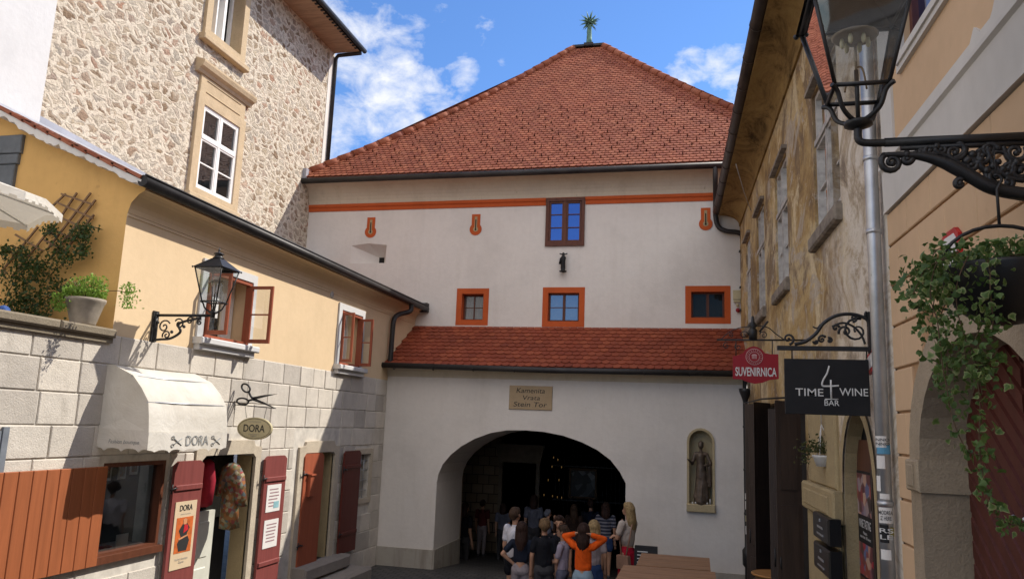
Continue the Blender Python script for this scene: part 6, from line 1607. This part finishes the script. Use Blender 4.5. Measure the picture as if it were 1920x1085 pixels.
# ================================================================== PEOPLE
SK = simple('skin', (.42, .235, .155), .55, 0, .1, 8, 0); 
CM = {}
def cloth(name, c, sc=18):
    if name not in CM:
        b = MatB(name); f = b.noise(5, 5, .6, b.map((1, 1, .55)), 1.4)
        b.col(b.ramp(f, [(.3, dark(c, .72)), (.6, c), (.8, tuple(min(1, x*1.15) for x in c))]))
        if sc > 50: g_ = b.noise(6, 5, .7, b.map((14, 14, 1.2))); b.col(b.ramp(g_, [(.35, dark(c, .45)), (.55, c), (.75, tuple(min(1, x*1.9) for x in c))])); b.bump(g_, .8, .015)
        else: b.bump(f, .9, .05)
        CM[name] = b.done(.85 if sc < 50 else .55, 0, .15)
    return CM[name]
def person(px, py, depth_y, h, face, label, top, bottom, hair, arms='down', longhair=0, legs='trousers', skirt=0, group=None, vox=.010, sleeves='short', headtilt=0, ground=None, kid=False, eyes=False, hip=0, extra=None, stance=.0, hem=.56):
    """px,py = pixel of the top of the head on the vertical plane y=depth_y; feet stand on the ground"""
    p = hit(px, py, (0, depth_y, 0), (0, 1, 0)); g_ = gz(depth_y) if ground is None else ground
    H = p.z-g_ if h is None else h
    base = Vector((p.x, depth_y, g_))
    t = thing('person', tuple(base), label, 'person', group)
    q = math.radians(face); fx_, fy_ = math.cos(q), math.sin(q)      # facing direction in the ground plane
    def P(x, y, z): return (base.x+(x*fy_+y*fx_)*H, base.y+(-x*fx_+y*fy_)*H, base.z+z*H)   # x right, y forward
    hr = .057 if not kid else .061
    hz = 1-hr*1.08
    sh = .81 if not kid else .79; sw = .095 if kid else .105; hw = .052
    R = lambda r: r*H
    A = {'down': [((.125, -.01, .63), (.13, .03, .48)), ((-.125, -.01, .63), (-.13, .03, .48))],
         'folded': [((.13, .04, .66), (-.02, .12, .66)), ((-.13, .04, .66), (.02, .13, .65))],
         'head': [((.205, .03, .86), (.065, -.03, .905)), ((-.205, .03, .86), (-.065, -.03, .905))],
         'hip': [((.13, -.02, .64), (.13, .02, .49)), ((-.20, -.04, .66), (-.09, .0, .565))],
         'front': [((.12, .03, .63), (.04, .15, .60)), ((-.12, .03, .63), (-.03, .16, .60))],
         'face': [((.12, .05, .68), (.05, .10, .86)), ((-.125, -.01, .63), (-.13, .03, .48))]}[arms]
    body = [(P(0, 0, .5), R(.062), P(0, 0, .62), R(.058)), (P(0, 0, .62), R(.058), P(0, 0, .76), R(.068)), (P(-.05, 0, .78), R(.038), P(.05, 0, .78), R(.038)),
            (P(0, -.005, .8), R(.032), P(0, 0, .89), R(.028)),
            (P(0, .004, hz+.008), R(hr*.80), P(0, -.014, hz+.012), R(hr*.88)), (P(0, .022, hz-.038), R(hr*.48), P(0, .018, hz-.01), R(hr*.62)),
            (P(0, .014+hr*.78, hz-.006), R(.006), P(0, .022+hr*.80, hz-.022), R(.0095)), (P(hr*.86, -.005, hz-.012), R(.009), P(hr*.88, -.008, hz+.008), R(.011)), (P(-hr*.86, -.005, hz-.012), R(.009), P(-hr*.88, -.008, hz+.008), R(.011)),
            (P(0, .012+hr*.62, hz-.045), R(.014), P(0, .012+hr*.60, hz-.04), R(.014))]
    for (e, w_), s_ in zip(A, (1, -1)):
        s0 = (s_*sw, 0, sh-.01)
        body += [(P(*s0), R(.030), P(*e), R(.024)), (P(*e), R(.024), P(*w_), R(.017))]
        d = (Vector(w_)-Vector(e)).normalized(); wv = Vector(w_); side = Vector((0, 0, 1)).cross(d); side = side.normalized() if side.length > .1 else Vector((1, 0, 0))
        pe = wv+d*.045; body.append((P(*(wv+d*.008)), R(.017), P(*pe), R(.019)))
        for k, L in enumerate((.036, .044, .041, .032)):
            o_ = side*((k-1.5)*.0105); f0 = pe+o_; f1 = f0+d*L*.55+Vector((0, 0, -.004)); f2 = f1+d*L*.4+Vector((0, 0, -.016))
            body += [(P(*f0), R(.0062), P(*f1), R(.0058)), (P(*f1), R(.0058), P(*f2), R(.0048))]
        th0 = wv+d*.015+side*(.018*s_); th1 = th0+d*.02+side*(.016*s_); body.append((P(*th0), R(.0075), P(*th1), R(.006)))
    for s_ in (1, -1):
        x = s_*(hw+stance*.5); y0 = stance*s_*.3
        body += [(P(s_*hw*.9+hip, 0, .50), R(.050), P(x, y0+.01, .28), R(.033)), (P(x, y0+.01, .28), R(.034), P(x, y0-.01, .05), R(.020)), (P(x, y0-.015, .025), R(.020), P(x+s_*.01, y0+.075, .015), R(.015))]
    b_ = skin_capsules(body, vox, 'body', SK, t)
    # top
    g1 = .010
    tp = [(P(hip*.5, 0, hem), R(.060+g1), P(0, 0, .64), R(.058+g1)), (P(0, 0, .62), R(.060+g1), P(0, -.002, .75), R(.072+g1*.6)), (P(-.055, -.002, .775), R(.042), P(.055, -.002, .775), R(.042)), (P(0, -.002, .8), R(.042), P(0, -.004, .825), R(.034)),
          (P(-.03, 0, hem-.005), R(.047+g1), P(-.03, 0, .72), R(.045+g1)), (P(.03, 0, hem-.005), R(.047+g1), P(.03, 0, .72), R(.045+g1))]
    for (e, w_), s_ in zip(A, (1, -1)):
        s0 = Vector((s_*sw, 0, sh-.01)); ee = Vector(e)
        if sleeves == 'short': tp.append((P(*s0), R(.040), P(*s0.lerp(ee, .62)), R(.037)))
        else: tp += [(P(*s0), R(.040), P(*ee), R(.032)), (P(*ee), R(.032), P(*ee.lerp(Vector(w_), .8)), R(.026))]
    skin_capsules(tp, vox, 'top', top, t)
    bt = []
    kn = {'trousers': 1.0, 'shorts': .30, 'skirt': 0}[legs]
    bt += [(P(-.03+hip, 0, .52), R(.062), P(.03+hip, 0, .52), R(.062)), (P(-.035+hip, -.012, .49), R(.060), P(.035+hip, -.012, .49), R(.060))]
    if legs == 'skirt': bt += [(P(0, 0, .60), R(.055), P(0, 0, .5), R(.07)), (P(0, 0, .5), R(.075), P(0, 0, .12), R(.12)), (P(-.05, 0, .45), R(.06), P(-.07, 0, .12), R(.075)), (P(.05, 0, .45), R(.06), P(.07, 0, .12), R(.075))]
    else:
        for s_ in (1, -1):
            x = s_*(hw+stance*.5); y0 = stance*s_*.3
            if legs == 'shorts': bt.append((P(s_*hw*.9+hip, 0, .49), R(.060), P(x*1.05, y0*.5, .40), R(.060)))
            else: bt += [(P(s_*hw*.9+hip, 0, .50), R(.058), P(x, y0+.01, .28), R(.042)), (P(x, y0+.01, .28), R(.042), P(x, y0-.01, .06), R(.034))]
    skin_capsules(bt, vox, {'trousers': 'trousers', 'shorts': 'shorts', 'skirt': 'skirt'}[legs], bottom, t)
    sh_ = []
    for s_ in (1, -1):
        x = s_*(hw+stance*.5); y0 = stance*s_*.3; sh_.append((P(x, y0-.02, .022), R(.026), P(x+s_*.012, y0+.085, .018), R(.020)))
    skin_capsules(sh_, vox, 'shoes', cloth('shoe_fabric', (.10, .10, .11)), t)
    hp = [(P(0, -.012, hz+.022), R(hr*.98), P(0, -.030, hz+.004), R(hr*.90)), (P(0, -.035, hz-.02), R(hr*.66), P(0, -.02, hz+.02), R(hr*.9)), (P(0, .02, hz+.042), R(hr*.60), P(0, -.02, hz+.04), R(hr*.7)),
          (P(hr*.6, -.02, hz-.005), R(hr*.42), P(hr*.5, .0, hz+.03), R(hr*.5)), (P(-hr*.6, -.02, hz-.005), R(hr*.42), P(-hr*.5, .0, hz+.03), R(hr*.5))]
    if longhair:
        nst = 9
        for k in range(nst):
            u = (k/(nst-1)-.5)*2; wv_ = .006*math.sin(k*2.7)
            x0 = u*hr*.78; y0 = -.030-.030*math.sqrt(max(0, 1-u*u)); L_ = longhair*(1-.16*abs(u)+.05*math.sin(k*4.1))
            m_ = P(x0*1.12+wv_, y0-.012, hz-.05-L_*.4)
            hp += [(P(x0, y0+.012, hz+.01), R(hr*.36), m_, R(hr*.30)), (m_, R(hr*.30), P(x0*.95-wv_, y0-.016, hz-.04-L_), R(hr*.10))]
    elif not kid: pass
    skin_capsules(hp, vox, 'hair', hair, t)
    if eyes:
        mb = MB()
        for s_ in (1, -1): mb.ball(P(s_*.024, .014+hr*.76, hz+.002), R(.0065), 8, (1, 1, .7))
        mb.build('eyes', M_text_d, t)
        mb = MB(); mb.tube([P(-.016, .016+hr*.76, hz-.040), P(0, .02+hr*.78, hz-.041), P(.016, .016+hr*.76, hz-.040)], R(.004), 5); mb.build('mouth', simple('lip_skin', (.32, .11, .09), .5), t)
    if extra: extra(t, P, R)
    return t
HB = cloth('brown_hair', (.055, .032, .02), 60); HD = cloth('dark_brown_hair', (.035, .018, .014), 60); HBL = cloth('blonde_hair', (.34, .24, .12), 60); HSD = cloth('sandy_hair', (.16, .10, .05), 60)
WHT = cloth('white_cotton', (.62, .62, .68)); BLK = cloth('black_cotton', (.012, .013, .018)); GRY = cloth('grey_sweat_cloth', (.27, .24, .26)); NAVY = cloth('navy_cloth', (.015, .02, .035))
ORG = cloth('orange_jersey', (.80, .11, .012)); DEN = cloth('pale_denim', (.26, .36, .45)); RED = cloth('crimson_skirt_cloth', (.42, .012, .035)); LIL = cloth('lilac_grey_cotton', (.36, .31, .38)); CRM = cloth('cream_cotton', (.50, .43, .38)); DGR = cloth('charcoal_cloth', (.05, .05, .055)); GB = cloth('greyblue_cloth', (.13, .14, .18)); BLU = cloth('deep_blue_cloth', (.03, .06, .16))
UP = 90   # facing away from camera (+y)
person(967, 952, 12.7, None, 60, 'taller boy in a white T-shirt with short brown hair at the left of the group', WHT, BLK, HB, 'down', 0, 'shorts')
person(979, 978, 12.35, None, 95, 'girl with long dark hair, dark top and grey leggings, one hand on her hip', NAVY, GRY, HD, 'hip', .20, kid=True, stance=.02, hem=.62)
person(1022, 972, 12.3, None, 100, 'child in a plain black T-shirt seen from behind with short sandy hair', BLK, DGR, HSD, 'down', 0, kid=True)
def print_(t, P, R):
    mb = MB(); mb.tube([P(-.02, .085, .74), P(.0, .09, .70), P(.03, .085, .72)], R(.008), 5); mb.tube([P(-.03, .088, .68), P(-.01, .09, .64), P(.02, .09, .66)], R(.008), 5); mb.build('shirt_print', M_text_w, t)
person(1049, 967, 13.1, None, -85, 'dark haired child facing the camera with a white print on a black shirt', BLK, DGR, HD, 'down', .16, kid=True, eyes=True, extra=print_)
person(1056, 985, 12.45, None, 172, 'child in a lilac grey T-shirt turned left in profile, hands held in front', LIL, cloth('slate_trousers', (.12, .12, .17)), HB, 'front', 0, kid=True, eyes=True)
person(1095, 981, 12.05, None, 85, 'girl in an orange long sleeved top with both hands at the back of her head', ORG, DEN, HD, 'head', .15, 'shorts', sleeves='long', kid=True, hem=.585)
person(1114, 975, 13.0, None, 100, 'fair haired child in a blue dress behind the girl in orange', cloth('pale_print_cloth', (.35, .3, .33)), BLU, HBL, 'down', .08, 'skirt', kid=True)
def bag(t, P, R):
    mb = MB(); mb.tube([P(-.03, .05, .84), P(-.085, .05, .7), P(-.11, .0, .50)], R(.008), 5); mb.tube([P(-.02, -.07, .84), P(-.08, -.08, .68), P(-.115, -.06, .50)], R(.008), 5)
    pp2 = [P(-.125+dx, dy, dz) for dx in (-.025, .025) for dy, dz in ((-.12, .37), (.03, .37), (.035, .50), (-.10, .50))]
    mb.add(pp2, [(0, 1, 2, 3), (4, 5, 6, 7), (0, 1, 5, 4), (1, 2, 6, 5), (2, 3, 7, 6), (3, 0, 4, 7)]); 
    mb.build('shoulder_bag', simple('tan_leather', (.30, .18, .13), .5), t)
person(1178, 943, 14.2, None, 150, 'blonde woman with folded arms in a cream T-shirt, long red skirt and shoulder bag', CRM, RED, HBL, 'folded', .17, 'skirt', eyes=False, extra=bag, hem=.65)
# people inside the passage
V = .016
person(873, 943, 19.0, 1.72, 60, 'dark clothed adult standing at the left jamb inside the arch', BLK, DGR, HD, 'down', .1, vox=V, ground=3-.0-1.72-(3-hit(873, 943, (0, 19, 0), (0, 1, 0)).z))
def inside(px, py, y, h, *a, **k):
    p = hit(px, py, (0, y, 0), (0, 1, 0)); return person(px, py, y, p.z-gz(y), *a, vox=V, **k)
inside(906, 937, 20.5, 1.6, 80, 'adult in a dark red top and grey trousers inside the arch', cloth('dull_red_cloth', (.10, .02, .025)), GRY, HD, 'down', 0)
inside(944, 943, 19.8, 1.6, 95, 'adult in dark clothes near the inner doorcase, left of the boy in white', GB, DGR, HD, 'down', .1)
inside(1002, 928, 19.0, 1.7, 90, 'tall adult in grey blue top inside the arch behind the long haired girl', GB, DGR, HD, 'down', .1)
inside(1028, 955, 17.6, 1.5, 40, 'stooping person in a grey blue cap under the arch', GB, GB, GB, 'face', 0)
inside(1077, 945, 18.2, 1.6, 95, 'person with long brown hair under the arch, between the groups', cloth('dark_brown_cloth', (.04, .025, .02)), DGR, HB, 'down', .2)
inside(1108, 936, 18.8, 1.65, 95, 'adult in a navy top inside the arch, behind the fair haired child', NAVY, DGR, HD, 'down', 0)
def mk_stripe():
    b = MatB('striped_navy_cloth'); s = b.sep(); w = b.math('SINE', b.math('MULTIPLY', s[2], 90)); b.col(b.ramp(b.math('ADD', b.math('MULTIPLY', w, .5), .5), [(.5, (.03, .035, .06)), (.75, (.2, .2, .24))])); return b.done(.85)
inside(1136, 942, 17.2, 1.62, 95, 'woman in a navy striped top and blue skirt under the right side of the arch', mk_stripe(), BLU, HD, 'down', .12, 'shorts')
# seated guest on the terrace, only the blue shoulder shows
person(-22, 520, 6.7, None, -60, 'guest in a blue shirt cut off by the left edge behind the terrace wall', cloth('blue_shirt_cloth', (.06, .12, .35)), DGR, HB, 'down', 0, ground=2.55)
